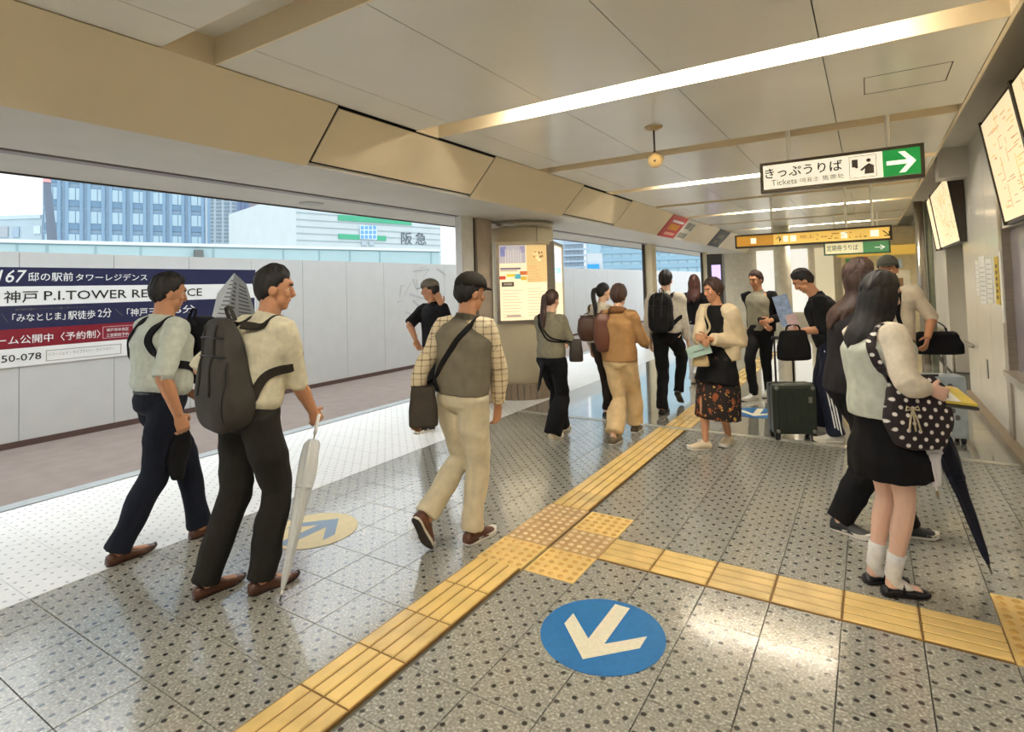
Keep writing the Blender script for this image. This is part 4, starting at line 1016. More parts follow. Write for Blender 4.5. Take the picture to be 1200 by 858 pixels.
    for sh, el, wr_, hand_c, sgn, th in ((ShR, ElR, WrR, curl[1], 1, thumb[1]), (ShL, ElL, WrL, curl[0], -1, thumb[0])):
        a_, q_ = crspline([T(.84, sgn*.07), sh, sh.lerp(el, .5), el, el.lerp(wr_, .3), el.lerp(wr_, .75), wr_], [.055*s*m_, .054*s*m_, .046*s*m_, .040*s*m_, .042*s*m_, .032*s*m_, .027*s*m_], 3)
        b.tube(a_, q_, 10, f)
        d = (wr_-el).normalized(); tv = th if th is not None else (f if d.z < -.55 else Z)
        hand_into(b, wr_, d, tv, sgn, s*(1 if sex == 'm' else .92), hand_c, near)
    lw = 1. if sex == 'm' else .94
    for hp, kn, ak in ((HpR, KnR, AkR), (HpL, KnL, AkL)):
        a_, q_ = crspline([hp+Z*.04, hp.lerp(kn, .3), hp.lerp(kn, .7), kn, kn.lerp(ak, .28), kn.lerp(ak, .7), ak, ak-Z*.04*s], [.084*s*lw, .078*s*lw, .062*s*lw, .053*s*lw, .055*s*lw, .040*s*lw, .035*s*lw, .036*s*lw], 3)
        b.tube(a_, q_, 12, f)
    for P5 in (PfR, PfL): b.tube([P5(.12, 0, .05), P5(.4, 0, .045), P5(.8, 0, .03)], [(.026*s, .028*s), (.028*s, .024*s), (.030*s, .012*s)], 8, r)
    vx = voxel or (.0052 if near else .0072)
    body = remeshed(b, 'body', S, root, base, vx, 3, .45)
    for q in (1, -1):
        e = G().blob(hp_(q*.031, .0705, 0), 0.0108*hs, None, 10, 8).obj('eye', EYEW, root, True, base)
        G().blob(hp_(q*.031, .0768, 0), .0062*hs, None, 8, 6).obj('iris', IRIS, e, True, base)
        G().tube([hp_(q*.012, .094, .021), hp_(q*.03, .0925, .027), hp_(q*.048, .078, .022)], [(.003, .004), (.003, .005), (.002, .003)], 8, hu).obj('eyebrow', HAIRM[hairc], root, True, base)
    G().tube([hp_(-.021, .076, -.066), hp_(-.008, .0855, -.063), hp_(.008, .0855, -.063), hp_(.021, .076, -.066)], [(.003, .003), (.0055, .005), (.0055, .005), (.003, .003)], 8, hf).obj('lips', LIPS, root, True, base)
    # ---- hair
    hm = HAIRM[hairc]
    if hair:
        front, sidee, back, thk = {'short': (.46, -.30, -1.42, .19), 'bob': (.43, -.72, -1.35, .24), 'pony': (.42, -.30, -1.35, .13), 'long': (.46, -.7, -1.4, .18), 'crop': (.42, .02, -.75, .10)}[hair]
        nu, nv = 72, 44; V = []; rs = random.Random(seed+9)
        ph = [rs.uniform(0, 6) for _ in range(4)]
        for j in range(nv+1):
            th = -PI/2+PI*j/nv
            for k in range(nu):
                a = 2*PI*k/nu; ca = math.cos(a); fcos = ca
                hl = front*max(0, fcos)**.8*1.5+sidee*(1-abs(fcos))+back*max(0, -fcos)
                hl += (.09*math.sin(5*a+ph[0])+.07*math.sin(13*a+ph[1])+.05*math.sin(23*a+ph[2]))*max(0, .4+.6*fcos); e = (th-hl)/.30; w = 1/(1+math.exp(-max(-20, min(20, e*3))))
                w2 = thk*(1+.16*math.sin(9*a+ph[0]+3*th)+.10*math.sin(17*a+ph[1]-5*th)+.08*math.sin(6*th+ph[2])+.10*math.sin(33*a+ph[3]+7*th+2*math.sin(11*a))+rs.uniform(-.05, .05))
                R_ = 1+w*(w2+.10)-.10
                V.append(hp_(.074*R_*math.cos(th)*math.sin(a), .094*R_*math.cos(th)*ca-.003, .022+.098*R_*math.sin(th)))
        F = [(j*nu+k, j*nu+(k+1) % nu, (j+1)*nu+(k+1) % nu, (j+1)*nu+k) for j in range(nv) for k in range(nu)]
        ho = G().add(V, F).obj('hair', hm, root, True, base, fix=True)
        if hair == 'pony':
            a0 = hp_(0, -.095, .03); back = -hf0
            pts = [a0+back*-.01, a0+back*.04, a0+back*.055-Z*.08, T(.95, 0, -.15 if sex == 'f' else -.12), T(.80, .0, -.155), T(.68, 0, -.15)]
            p_, q_ = crspline(pts, [.022, .03, (.034, .028), (.036, .026), (.028, .020), (.006, .006)], 4)
            G().tube(p_, q_, 12, r).obj('ponytail', hm, root, True, base)
            G().tube([a0+back*.012, a0+back*.03-Z*.004], [.027, .027], 12, r).obj('hair_tie', BLACK, root, True, base)
        if hair == 'long':
            g = G()
            for k in range(13):
                a = PI*(.36+1.28*k/12); x_, y_ = math.sin(a), math.cos(a)
                p0 = hp_(.066*x_, .085*y_, .06); p1 = hp_(.080*x_, .098*y_, -.02); p2 = hp_(.078*x_, .090*y_, -.12)
                p3 = T(.93, .085*x_, -.04+.085*y_); p4 = T(.82+.05*math.sin(k*2.1), .085*x_, -.05+.10*y_); p5 = T(.72+.05*math.sin(k*2.1), .07*x_, -.06+.105*y_)
                p_, q_ = crspline([p0, p1, p2, p3, p4, p5], [(.02, .010), (.026, .014), (.027, .015), (.027, .016), (.024, .014), (.008, .006)], 3)
                g.tube(p_, q_, 8, hr)
            remeshed(g, 'long_hair', hm, root, base, .009, 3, None, .003, 1.6, seed)
    if cap:
        cm = cap
        V = []; nu = 28
        g = G(); rows = [(-.10, 1.20), (.12, 1.21), (.4, 1.20), (.8, 1.16), (1.2, 1.12), (1.5, 1.1)]
        for th, q in rows:
            for k in range(nu):
                a = 2*PI*k/nu; V.append(hp_(.074*q*math.cos(th)*math.sin(a), .094*q*math.cos(th)*math.cos(a), .052+.098*q*math.sin(th)*.86))
        F = [(j*nu+k, j*nu+(k+1) % nu, (j+1)*nu+(k+1) % nu, (j+1)*nu+k) for j in range(len(rows)-1) for k in range(nu)]+[tuple((len(rows)-1)*nu+k for k in range(nu)), tuple(range(nu))[::-1]]
        co = G().add(V, F).obj('cap', cm, root, True, base, fix=True)
        out = [(x*.075, .075+.085*math.cos(x*1.35)) for x in [-1, -.75, -.5, -.25, 0, .25, .5, .75, 1]]
        lo = [hp_(x, y, .036-.10*(y-.08)) for x, y in out]+[hp_(.072, .05, .040), hp_(-.072, .05, .040)]
        G().prism(lo, hu*.006).obj('peak', cm, co, False, base, fix=True)
    # ---- clothes
    ctx = dict(root=root, base=base, T=T, s=s, r=r, f=f, sr=sr, ShR=ShR, ShL=ShL, ElR=ElR, ElL=ElL, WrR=WrR, WrL=WrL, Pv=Pv, Nk=Nk, HpR=HpR, HpL=HpL, KnR=KnR, KnL=KnL, AkR=AkR, AkL=AkL, m=m_, Z=Z, Hc=Hc, hp=hp_, belly=belly, seed=seed, sex=sex, vx=.0085 if near else .011, PfR=PfR, PfL=PfL, near=near)
    for fn in ([legs] if legs else [])+list(top or [])+list(extras): fn(ctx)
    V = []; F = []
    for o in root.children:
        if o.name.split('.')[0] in ('shirt', 'vest', 'plaid_shirt', 'sweater', 'tee', 'trousers', 'blouse', 'cardigan', 'jacket', 'sleeve', 'dress_bodice', 'skirt', 'black_dress', 'inner_shirt'):
            k = len(V); V += [v.co+base for v in o.data.vertices]; F += [tuple(i+k for i in p.vertices) for p in o.data.polygons]
    ctx['bvh'] = BVHTree.FromPolygons(V, F)
    return ctx

def trousers(m, w=1., flare=1., hem=.02, waist=.16):
    def fn(c):
        s, T, Z = c['s'], c['T'], c['Z']; g = G(); lw = w*(1 if c['sex'] == 'm' else .95)
        P_, R_ = crspline([T(-.17), T(-.08), T(.02), T(waist)], [(.075*s, .085*s), (.150*s*lw, .122*s*lw), (.168*s*lw, .130*s*lw), (.158*s*c['m'], .122*s)], 3)
        g.tube(P_, R_, 20, c['r'])
        for hp, kn, ak in ((c['HpR'], c['KnR'], c['AkR']), (c['HpL'], c['KnL'], c['AkL'])):
            sh = (ak-kn).normalized()
            P_, R_ = crspline([hp+Z*.03*s, hp.lerp(kn, .35), hp.lerp(kn, .75), kn, kn.lerp(ak, .4), kn.lerp(ak, .8), ak+sh*(hem*s)],
                              [.096*s*lw, .093*s*lw, .080*s*lw, .073*s*lw, .070*s*lw*flare, .065*s*lw*flare, .066*s*lw*flare], 3)
            g.tube(P_, R_, 14, c['r'])
        remeshed(g, 'trousers', m, c['root'], c['base'], c['vx'], 3, None, .0095, 1., c['seed'])
    return fn
def shirt(m, name='shirt', hem=.08, sleeve=.5, w=1., loose=1., slm=None, collar=True, y=0., neckt=1.0, sl_r=1., cuff=None, hemw=1.):
    def fn(c):
        s, T, Z, m_ = c['s'], c['T'], c['Z'], c['m']; g = G(); k = w*loose; B = c['belly']
        if neckt >= 1:
            P5 = [T(hem, 0, y), T(.18 if hem < .15 else hem+.04, 0, y+B*.5), T(.36, 0, y+B), T(.55, 0, y+B*.4), T(.74, 0, y), T(.87, 0, y), T(.95, 0, y), T(1.01, 0, y)]
            R5 = [(.158*s*k*hemw*(.86 if hem == .08 else 1), .122*s*k*hemw*(.86 if hem == .08 else 1)), (.162*s*k, .124*s*k+B*.5), (.155*s*k*m_+.005, .120*s*k+B*.6), (.165*s*k*m_, .124*s*k), (.182*s*k*m_, .126*s*k), (.160*s*m_*w, .108*s*w), (.098*s, .084*s), (.066*s, .066*s)]
        P_, R_ = crspline(P5, R5, 3); g.tube(P_, R_, 22, c['r'])
        g2 = G() if slm else g
        for sh, el, wr, sg in ((c['ShR'], c['ElR'], c['WrR'], 1), (c['ShL'], c['ElL'], c['WrL'], -1)):
            if sleeve <= 0:
                break
            t_ = min(sleeve, 1)*2
            p = [T(.84, sg*.085, y), sh+Z*.004]; q = [.062*s*m_*w, .068*s*m_*w*sl_r]
            if t_ <= 1:
                e = sh.lerp(el, t_); p += [sh.lerp(el, t_*.5), e]; q += [.066*s*m_*w*sl_r, .068*s*m_*w*sl_r]
            else:
                p += [sh.lerp(el, .5), el, el.lerp(wr, (t_-1)*.5), el.lerp(wr, (t_-1))]; q += [.058*s*m_*w*sl_r, .054*s*m_*w*sl_r, .051*s*m_*w*sl_r, (.040*s*m_*w if cuff else .046*s*m_*w*sl_r)]
            P_, R_ = crspline(p, q, 3); g2.tube(P_, R_, 12, c['f'])
        o = remeshed(g, name, m, c['root'], c['base'], c['vx'], 3, None, .0062 if not slm else .005, 1., c['seed']+3)
        if slm: remeshed(g2, 'sleeve', slm, c['root'], c['base'], c['vx'], 2, None, .0045, 1.2, c['seed']+5)
        if collar:
            n0 = T(.965, 0, y-.005); n1 = T(1.045, 0, y-.0)
            G().tube([n0, n0.lerp(n1, .6), n1], [(.080*s*m_, .078*s), (.068*s*m_, .068*s), (.063*s*m_, .064*s)], 20, c['r'], cap=False).obj('collar', m, o, True, c['base'])
    return fn
def skirt(m, top=.16, hemz=.5, r0=.14, r1=.2, name='skirt', depth=.85, pleat=0, topz=None):
    def fn(c):
        s, T = c['s'], c['T']; p0 = T(top) if topz is None else Vector((c['Pv'].x, c['Pv'].y, topz)); p2 = Vector((c['Pv'].x, c['Pv'].y, hemz)); hipsz = c['Pv']+Vector((0, 0, -.02))
        mid = (c['KnR']+c['KnL'])*.5; p2 = p2+Vector((mid.x-p2.x, mid.y-p2.y, 0))*.5
        if topz is None: P_, R_ = crspline([p0, hipsz, p2.lerp(hipsz, .4), p2], [(r0*s, r0*s*depth), (.172*s, .135*s), (r1*s*.97, r1*s*depth*.97), (r1*s, r1*s*depth)], 5)
        else: P_, R_ = crspline([p0, p0.lerp(p2, .5), p2], [(r0*s, r0*s*depth), ((r0+r1)*.5*s, (r0+r1)*.5*s*depth), (r1*s, r1*s*depth)], 5)
        g = G(); seg = 48; n0 = len(g.v); g.tube(P_, R_, seg, c['r'])
        if pleat:
            n = len(P_)
            for i in range(n):
                for k in range(seg):
                    v = Vector(g.v[i*seg+k]); a = (i/(n-1))*pleat*math.sin(k*2*PI*12/seg+i*.15); d = (v-P_[i]); d.normalize(); g.v[i*seg+k] = tuple(v+d*a)
        g.obj(name, m, c['root'], True, c['base'])
    return fn
def sock(m, h):
    def fn(c):
        for ak, kn, P5 in ((c['AkR'], c['KnR'], c['PfR']), (c['AkL'], c['KnL'], c['PfL'])):
            d = (kn-ak).normalized(); s = c['s']
            G().tube([P5(.62, 0, .03), P5(.45, 0, .048), P5(.27, 0, .062), ak+d*.02, ak+d*h*.6, ak+d*h], [(.030*s, .018*s), (.033*s, .028*s), (.037*s, .036*s), (.040*s, .040*s), (.041*s, .041*s), (.046*s, .046*s)], 14, c['r']).obj('sock', m, c['root'], True, c['base'])
    return fn
def belt(m):
    def fn(c):
        s, T = c['s'], c['T']; G().tube([T(.105), T(.160)], [(.165*s*c['m'], .129*s), (.162*s*c['m'], .126*s)], 24, c['r']).obj('belt', m, c['root'], True, c['base'])
    return fn

# bags and things people carry (things of their own)
def soft(g, c, X, Y, Z_, hx, hy, hz_, e=.45, nu=28, nv=18):
    R = Matrix((X, Y, Z_)).transposed(); g.blob(c, (hx, hy, hz_), R, nu, nv, e); return g
def strap(name, pts, m, parent, base, w=.022, t=.004, ref=(1, 0, 0), k=5, c=None, free=0, reach=.13):
    """a flat band; with c given it is laid on that person's clothes (the first and last `free` parts of it hang free)"""
    pts = [p for p in pts if p is not None]
    P_, R_ = crspline(pts, [(w, t)]*len(pts), k if c is None else 9)
    if c is None: return G().tube(P_, R_, 8, ref, power=4).obj(name, m, parent, True, base)
    n = len(P_); Q = []; NN = []
    for i, p in enumerate(P_):
        q = c['bvh'].find_nearest(p); f0, f1 = free if isinstance(free, tuple) else (free, free)
        hug = f0*9 <= i <= n-1-f1*9
        if q[0] is not None and hug and q[3] < reach: Q.append(q[0]+q[1]*(t+.004)); NN.append(q[1].copy())
        else:
            inside = q[0] is not None and (p-q[0]).dot(q[1]) < t+.004 and q[3] < .12
            Q.append(q[0]+q[1]*(t+.004) if inside else p); NN.append(q[1].copy() if q[0] is not None else Vector(ref))
    for _ in range(3):
        Q = [Q[0]]+[(Q[i-1]+Q[i]*2+Q[i+1])/4 for i in range(1, n-1)]+[Q[-1]]; NN = [NN[0]]+[(NN[i-1]+NN[i]*2+NN[i+1]).normalized() for i in range(1, n-1)]+[NN[-1]]
    g = G(); V = []
    for i in range(n):
        tg = (Q[min(i+1, n-1)]-Q[max(i-1, 0)]).normalized(); nn = ortho(NN[i], tg); sd = tg.cross(nn)
        V += [Q[i]-sd*w-nn*t, Q[i]+sd*w-nn*t, Q[i]+sd*w*.9+nn*t, Q[i]-sd*w*.9+nn*t]
    F = [(0, 1, 2, 3), tuple(4*(n-1)+q for q in (3, 2, 1, 0))]
    for i in range(n-1):
        for q in range(4): F.append((4*i+q, 4*i+4+q, 4*i+4+(q+1) % 4, 4*i+(q+1) % 4))
    return g.add(V, F).obj(name, m, parent, False, base, fix=True)
def backpack(c, label, m, hx=.16, hy=.09, hz_=.24, t=.55, off=.20, x=0., front=False, strapm=None, tilt=0, pocket=True, taper=.12, group=None, dropz=0):
    T, s, sr = c['T'], c['s'], c['sr']; sg = 1 if front else -1; f = Vector((-sr.y, sr.x, 0)); fo = f*sg
    ce = T(t, x, sg*off)+Vector((0, 0, dropz)); b0 = Vector((ce.x, ce.y, 0)); t_ = empty('backpack', b0); tag(t_, label, 'bag', group)
    up = (Vector((0, 0, 1))+fo*tilt).normalized(); Y = ortho(fo, up); X = Y.cross(up)
    g = G(); soft(g, ce, X, Y, up, hx, hy, hz_, .5); soft(g, ce+Y*hy*.35-up*hz_*.28, X, Y, up, hx*.9, hy*.9, hz_*.7, .5)
    for i, v in enumerate(g.v):
        q = Vector(v)-ce; h_ = q.dot(up)/hz_; k = 1-taper*max(0, (h_+.35)/1.35)
        g.v[i] = tuple(ce+up*(h_*hz_)+X*(q.dot(X)*k)+Y*(q.dot(Y)*k))
    bo = remeshed(g, 'pack', m, t_, b0, .009, 2, None, .005, 1.2, c['seed'])
    bv = BVHTree.FromPolygons([v.co+b0 for v in bo.data.vertices], [tuple(p.vertices) for p in bo.data.polygons])
    def onpack(u, h_):
        hit = bv.ray_cast(ce+X*(hx*u)+up*(hz_*h_)+Y*.6, -Y); return hit[0]+hit[1]*.002 if hit[0] is not None else None
    def run(name, uv, w, mm):
        pts = [onpack(*q) for q in uv]; pts = [p for p in pts if p is not None]
        if len(pts) > 1: G().tube(pts, w, 6, tuple(X)).obj(name, mm, bo, True, b0)
    if pocket:
        for h_, w_ in ((.70, .62), (.38, .74)): run('zip', [(w_*(q/6-1), h_-.03*(q/6-1)**2) for q in range(13)], .005, BLACK)
        for u_ in (-.30, .34): run('webbing', [(u_, .9-.1*q) for q in range(13)], (.012, .003), strapm or BLACK)
        run('side_seam', [(.80, .75-.1*q) for q in range(16)], .004, BLACK); run('side_seam', [(-.80, .75-.1*q) for q in range(16)], .004, BLACK)
    P_ = [ce-Y*hy*.7+up*hz_*.93-X*.03, ce-Y*hy*.5+up*(hz_+.045)-X*.02, ce-Y*hy*.5+up*(hz_+.045)+X*.02, ce-Y*hy*.7+up*hz_*.93+X*.03]
    strap('grab_handle', P_, m, t_, b0, .010, .004, tuple(fo))
    sm = strapm or m
    for q in (1, -1):
        xs = q*.095
        pts = [ce-Y*hy*.8+up*hz_*.85+sr*(q*.06), T(.93, xs, sg*.10), T(.98, xs*1.05, sg*.0), T(.88, xs*1.2, -sg*.13), T(.70, xs*1.32, -sg*.155), T(.52, xs*1.75, -sg*.09), T(.42, xs*1.75, sg*.06), ce-Y*hy*.6-up*hz_*.75+sr*(q*.09)]
        strap('shoulder_strap', pts, sm, t_, b0, .024, .005, tuple(sr), c=c, free=1)
    return t_
def bag(c, name, label, centre, X, size, m, straps, strapm=None, e=.5, w=.012, extra=None, cat='bag', hug=True, round_=False):
    b0 = Vector((centre.x, centre.y, 0)); t_ = empty(name, b0); tag(t_, label, cat)
    X = X.normalized(); Zu = Vector((0, 0, 1)); Y = Zu.cross(X).normalized()
    g = G(); hx, hy, hz_ = size
    P_, R_ = crspline([centre-Zu*hz_, centre-Zu*hz_*.85, centre-Zu*hz_*.2, centre+Zu*hz_*.6, centre+Zu*hz_], [(hx*.8, hy*.7), (hx, hy), (hx*1.0, hy), (hx*.86, hy*.6), (hx*.78, hy*.25)] if not round_ else [(hx*.42, hy*.5), (hx*.74, hy*.9), (hx*1.0, hy), (hx*.88, hy*.75), (hx*.55, hy*.3)], 4)
    g.tube(P_, R_, 24, X, power=3.2)
    bo = g.obj('bag_body', m, t_, True, b0)
    G().tube([centre+Zu*(hz_+.002)-X*hx*.7, centre+Zu*(hz_+.002)+X*hx*.7], .006, 6).obj('zip', DARKM, bo, True, b0)
    for pts in straps: strap('strap', pts, strapm or m, t_, b0, w, .003, tuple(X), c=c if hug else None, free=1)
    if extra: extra(t_, bo, b0, centre, X, Y, hx, hy, hz_)
    return t_

NAVYT = cloth('navy_trouser_cloth', '161a26'); CHAR = cloth('charcoal_trouser_cloth', '26241f'); BLK = cloth('black_cloth', '121113'); CREAMT = cloth('cream_trouser_cloth', 'd8ccae')
BROWNL = mat('brown_leather', '55301d', rough=.32, var=.2, scale=10); BLKL = mat('black_leather', '17151a', rough=.25); DSOLE = mat('dark_sole', '2b1d15', rough=.7); WSOLE = mat('off_white_sole', 'dcd6c8', rough=.7)
WSHOE = mat('white_trainer', 'd8d4cb', rough=.6, var=.08); CREAMS = mat('cream_trainer', 'd9c7a6', rough=.6, var=.08); WSOCK = cloth('white_sock', 'e2dfda', scale=40)
S_MINT = cloth('pale_grey_green_shirt', 'c3c9bd', scale=30); S_CREAM = cloth('pale_cream_shirt', 'd6cfb4', scale=30)

def mid(*p):
    q = [gp(*a) for a in p]; return sum((v for v in q), Vector())/len(q)
# two office workers, left
A = person('man in pale short-sleeved shirt and navy trousers, wearing a black bag on his front', mid((124, 665), (222, 633)), 1.76, head=2, hyaw=-14, hpitch=8, near=True, hair='short', skin=1, seed=1,
    pelvis=(187, 478), neck=(190, 374), feet=[('heel', (222, 633)), ('heel', (124, 665))], handR=(209, 486, -.26), handL=(226, 462, .12), curl=(.6, .75),
    legs=trousers(NAVYT, 1.06, 1.0), top=[shirt(S_MINT, hem=.08, sleeve=.52, w=1.08, loose=1.12), belt(BLKL)], shoe=('leather', BROWNL, DSOLE), belly=.02)
backpack(A, 'black bag worn on the chest of the man in navy trousers', cloth('black_bag_cloth', '15151a'), .17, .095, .22, .56, .25, front=True)
g = G(); b0 = atD(207, 500, A['base'], -.10)
g.tube(*crspline([b0+Vector((0, 0, .0)), b0+Vector((.01, .02, -.08)), b0+Vector((-.01, .01, -.20)), b0+Vector((.0, .0, -.32))], [(.03, .03), (.06, .05), (.065, .045), (.03, .03)], 4), 14, (0, 1, 0))
t = empty('folded_jacket', (b0.x, b0.y, 0)); tag(t, 'black folded jacket hanging from the hand of the man in navy trousers', 'jacket'); remeshed(g, 'jacket_body', BLK, t, t.location, .01, 3, None, .006, 1.5, 3)

B = person('man with grey backpack holding a clear umbrella, seen from behind', mid((225, 705), (290, 700)), 1.72, head=-4, hyaw=-38, hpitch=4, near=True, hair='short', skin=1, seed=2,
    pelvis=(293, 500), neck=(314, 372), feet=[('heel', (226, 704), -6), ('heel', (291, 699), -12)], handR=(368, 486, .06), elR=(349, 448, -.06), handL=(262, 470, .25), curl=(.4, 1.0),
    legs=trousers(CHAR, 1.08, 1.05), top=[shirt(S_CREAM, hem=.08, sleeve=.54, w=1.06, loose=1.1), belt(BLKL)], shoe=('leather', BROWNL, DSOLE))
backpack(B, 'large dark grey backpack on the man with the clear umbrella', cloth('dark_grey_pack_cloth', '3a3732', rough=.7), .165, .092, .285, .46, .178, tilt=.08, taper=.40, strapm=cloth('brown_grey_strap', '2e2923'))
def folded_umbrella(label, top, tip, m, rw, handle_m, crook=True, shaft_m=STEEL, grip=.16):
    ax = (tip-top); L = ax.length; ax.normalize(); b0 = Vector((tip.x, tip.y, 0)); t = empty('folded_umbrella', b0); tag(t, label, 'umbrella')
    G().tube([top, tip], .005, 8).obj('shaft', shaft_m, t, True, b0)
    c0 = top+ax*grip; side = ortho(Vector((1, .3, 0)), ax)
    P_, R_ = crspline([c0+ax*.0, c0+ax*.04, c0+ax*(L-grip)*.20, c0+ax*(L-grip)*.5, c0+ax*(L-grip)*.8, tip-ax*.05], [rw*.55, rw*.9, rw, rw*.62, rw*.42, .008], 5)
    g = G(); g.tube(P_, R_, 20, side)
    for i in range(len(P_)):
        for k in range(20):
            v = Vector(g.v[i*20+k]); d = v-P_[i]; g.v[i*20+k] = tuple(P_[i]+d*(1+.22*math.sin(k*2*PI*5/20+i*.25)))
    o = g.obj('canopy', m, t, True, b0)
    G().tube([c0+ax*(L-grip)*.3, c0+ax*(L-grip)*.325], [rw*.98, rw*.96], 16, side).obj('tie_band', m, o, True, b0)
    if crook:
        pts = [top+ax*grip*.75, top, top-ax*.03+side*.008, top-ax*.055+side*.03, top-ax*.05+side*.062, top-ax*.015+side*.075]
    else: pts = [top+ax*grip*.75, top-ax*.02]
    P_, R_ = crspline(pts, [.010]*len(pts), 3); G().tube(P_, R_, 10).obj('handle', handle_m, t, True, b0)
    G().tube([tip-ax*.06, tip], [.006, .004], 8).obj('ferrule', handle_m, t, True, b0)
    return t
hB = B['WrR']+Vector((.01, .03, -.075))
folded_umbrella('clear plastic umbrella held folded, tip resting on the floor', hB+Vector((.0, .0, .03)), gp(328, 706)+Vector((0, 0, .004)), CLEAR, .045, mat('white_plastic', 'e8e6e0', rough=.3), crook=False, grip=.12)

# the man in the vest
C = person('man in grey vest and plaid sleeves walking away with one heel raised', mid((545, 640), (512, 642)), 1.65, head=-4, hyaw=-24, hpitch=6, near=True, hair='short', skin=1, seed=3, cap=cloth('dark_cap_cloth', '2b2722'),
    pelvis=(541, 497), neck=(546, 372), feet=[('toe', (504, 645), -2, 62), ('heel', (545, 640), -10)], handL=(487, 480, -.02), handR=(584, 478, .05), curl=(.5, .45), elR=(585, 436, .0), elL=(493, 436, -.03),
    legs=trousers(CREAMT, 1.08, 1.0, hem=.0), top=[shirt(PLAID, name='plaid_shirt', hem=.2, sleeve=.97, w=1.02, cuff=True), shirt(cloth('grey_brown_vest_cloth', '77705f'), name='vest', hem=.05, sleeve=0, w=1.08, loose=1.14)], shoe=('sneaker', mat('reddish_brown_shoe', '5c3622', rough=.45), WSOLE))
T = C['T']
c_ = atD(496, 477, C['base'], -.10)
bag(C, 'shoulder_bag', 'dark grey-brown shoulder bag at the hip of the man in the vest', c_, Vector((.75, .6, 0)), (.085, .045, .115), cloth('taupe_bag_cloth', '423b33', rough=.7),
    [[c_+Vector((.06, .06, .09)), T(.3, -.10, -.15), T(.6, .02, -.165), T(.85, .10, -.14), T(.985, .115, -.03), T(.90, .11, .12), T(.6, -.02, .18), T(.35, -.14, .14), c_+Vector((-.06, -.03, .10))]], BLK, w=.018)

# man in the black tee by the hoarding
Jp = person('man in black tee and grey cap by the hoarding, hand raised to his face', Vector((-4.22, 4.95, 0)), 1.67, head=165, hyaw=128, hair='short', hpitch=4, skin=1, seed=4, cap=cloth('grey_cap_cloth', '6d675c'),
    feet=[('w', (-.10, .1)), ('w', (.10, -.05))], handL=(517, 357, -.16), elL=(529, 390, -.14), handR=(487, 398, -.05), elR=(480, 380, -.02),
    legs=trousers(BLK), top=[shirt(cloth('black_tee', '161517'), hem=-.04, sleeve=.5, loose=1.06, w=1.05)], shoe=('sneaker', BLKL, WSOLE))

# the women and man beyond the crossing
D = person('woman with long brown ponytail in grey top and wide black trousers', mid((643, 517), (655, 510)), 1.55, head=-4, hyaw=-10, sex='f', hair='pony', hairc='brown', skin=0, seed=5, hpitch=8,
    feet=[('heel', (655, 507)), ('heel', (645, 517))], handL=('r', -.10, .30, 1.02), handR=('r', .14, .30, 1.02),
    legs=trousers(BLK, 1.1, 1.5, hem=.03), top=[shirt(cloth('olive_grey_top', '7f7a67', scale=30), hem=.06, sleeve=.95, loose=1.08, w=1.05)], shoe=('sneaker', CREAMS, WSOLE))
T = D['T']; c_ = atD(675, 411, D['base'], -.08)
bag(D, 'shoulder_bag', 'small dark brown bag at the hip of the woman with the brown ponytail', c_, Vector((.8, .3, 0)), (.07, .04, .11), mat('dark_brown_bag_leather', '2b211b', rough=.5),
    [[c_+Vector((-.07, 0, .09)), T(.45, .05, -.14), T(.75, -.06, -.145), T(.97, -.13, -.06), T(.93, -.12, .06)], [c_+Vector((-.03, 0, .09)), T(.5, .09, -.145), T(.78, -.04, -.15), T(.98, -.12, -.06), T(.93, -.11, .07)]], BLK, w=.008)
folded_umbrella('black folded umbrella hanging beside the wide black trousers', atD(639, 410, D['base'], -.05), atD(630, 463, D['base'], -.08), cloth('black_umbrella_cloth', '14141c', rough=.5), .026, BLACK, crook=False, grip=.06)

I_ = person('woman with black ponytail in white top and slim brown trousers', gp(709, 485), 1.58, head=-8, hyaw=-40, sex='f', hair='pony', hairc='black', skin=0, seed=6,
    feet=[('w', (-.07, .12)), ('w', (.06, -.12))], legs=trousers(cloth('dark_brown_trouser_cloth', '2b211b'), .95, .9), top=[shirt(cloth('white_top', 'd2c9b4'), hem=.02, sleeve=.9, loose=1.03)], shoe=('flat', BLKL, DSOLE))
T = I_['T']; c_ = atD(688, 385, I_['base'], -.10)
bag(I_, 'tote_bag', 'dark brown tote on the shoulder of the woman in the white top', c_, Vector((.85, .5, 0)), (.12, .055, .15), mat('chestnut_bag_leather', '4a2d20', rough=.45), [[c_+Vector((-.07, 0, .12)), T(.8, -.16, -.13), T(.97, -.155, -.02), T(.8, -.17, .1), c_+Vector((.05, .05, .12))]], None, round_=True)
E_ = person('woman in tan sweater and loose beige trousers walking away', mid((716, 523), (742, 509)), 1.62, head=-3, hyaw=-4, sex='f', hair='bob', hairc='brown', skin=0, seed=7,
    feet=[('heel', (716, 522)), ('heel', (742, 508))], handL=('r', -.16, .30, 1.02), handR=('r', .16, .30, 1.02),
    legs=trousers(cloth('beige_trouser_cloth', 'd9bd90'), 1.12, 1.35, hem=-.03), top=[shirt(cloth('tan_sweater_knit', 'a67f52', bscale=180), name='sweater', hem=-.03, sleeve=.92, w=1.1, loose=1.12, sl_r=1.15)], shoe=('sneaker', mat('taupe_trainer', '6e5f48', rough=.6), WSOLE))
T = E_['T']
G().tube([T(.95, 0, 0), T(1.02, 0, .0), T(1.06, 0, .005)], [(.095, .09), (.10, .095), (.08, .08)], 20, E_['r']).obj('collar_roll', cloth('brown_collar_knit', '7d5633'), E_['root'], True, E_['base'])
c_ = atD(707, 390, E_['base'], -.06)
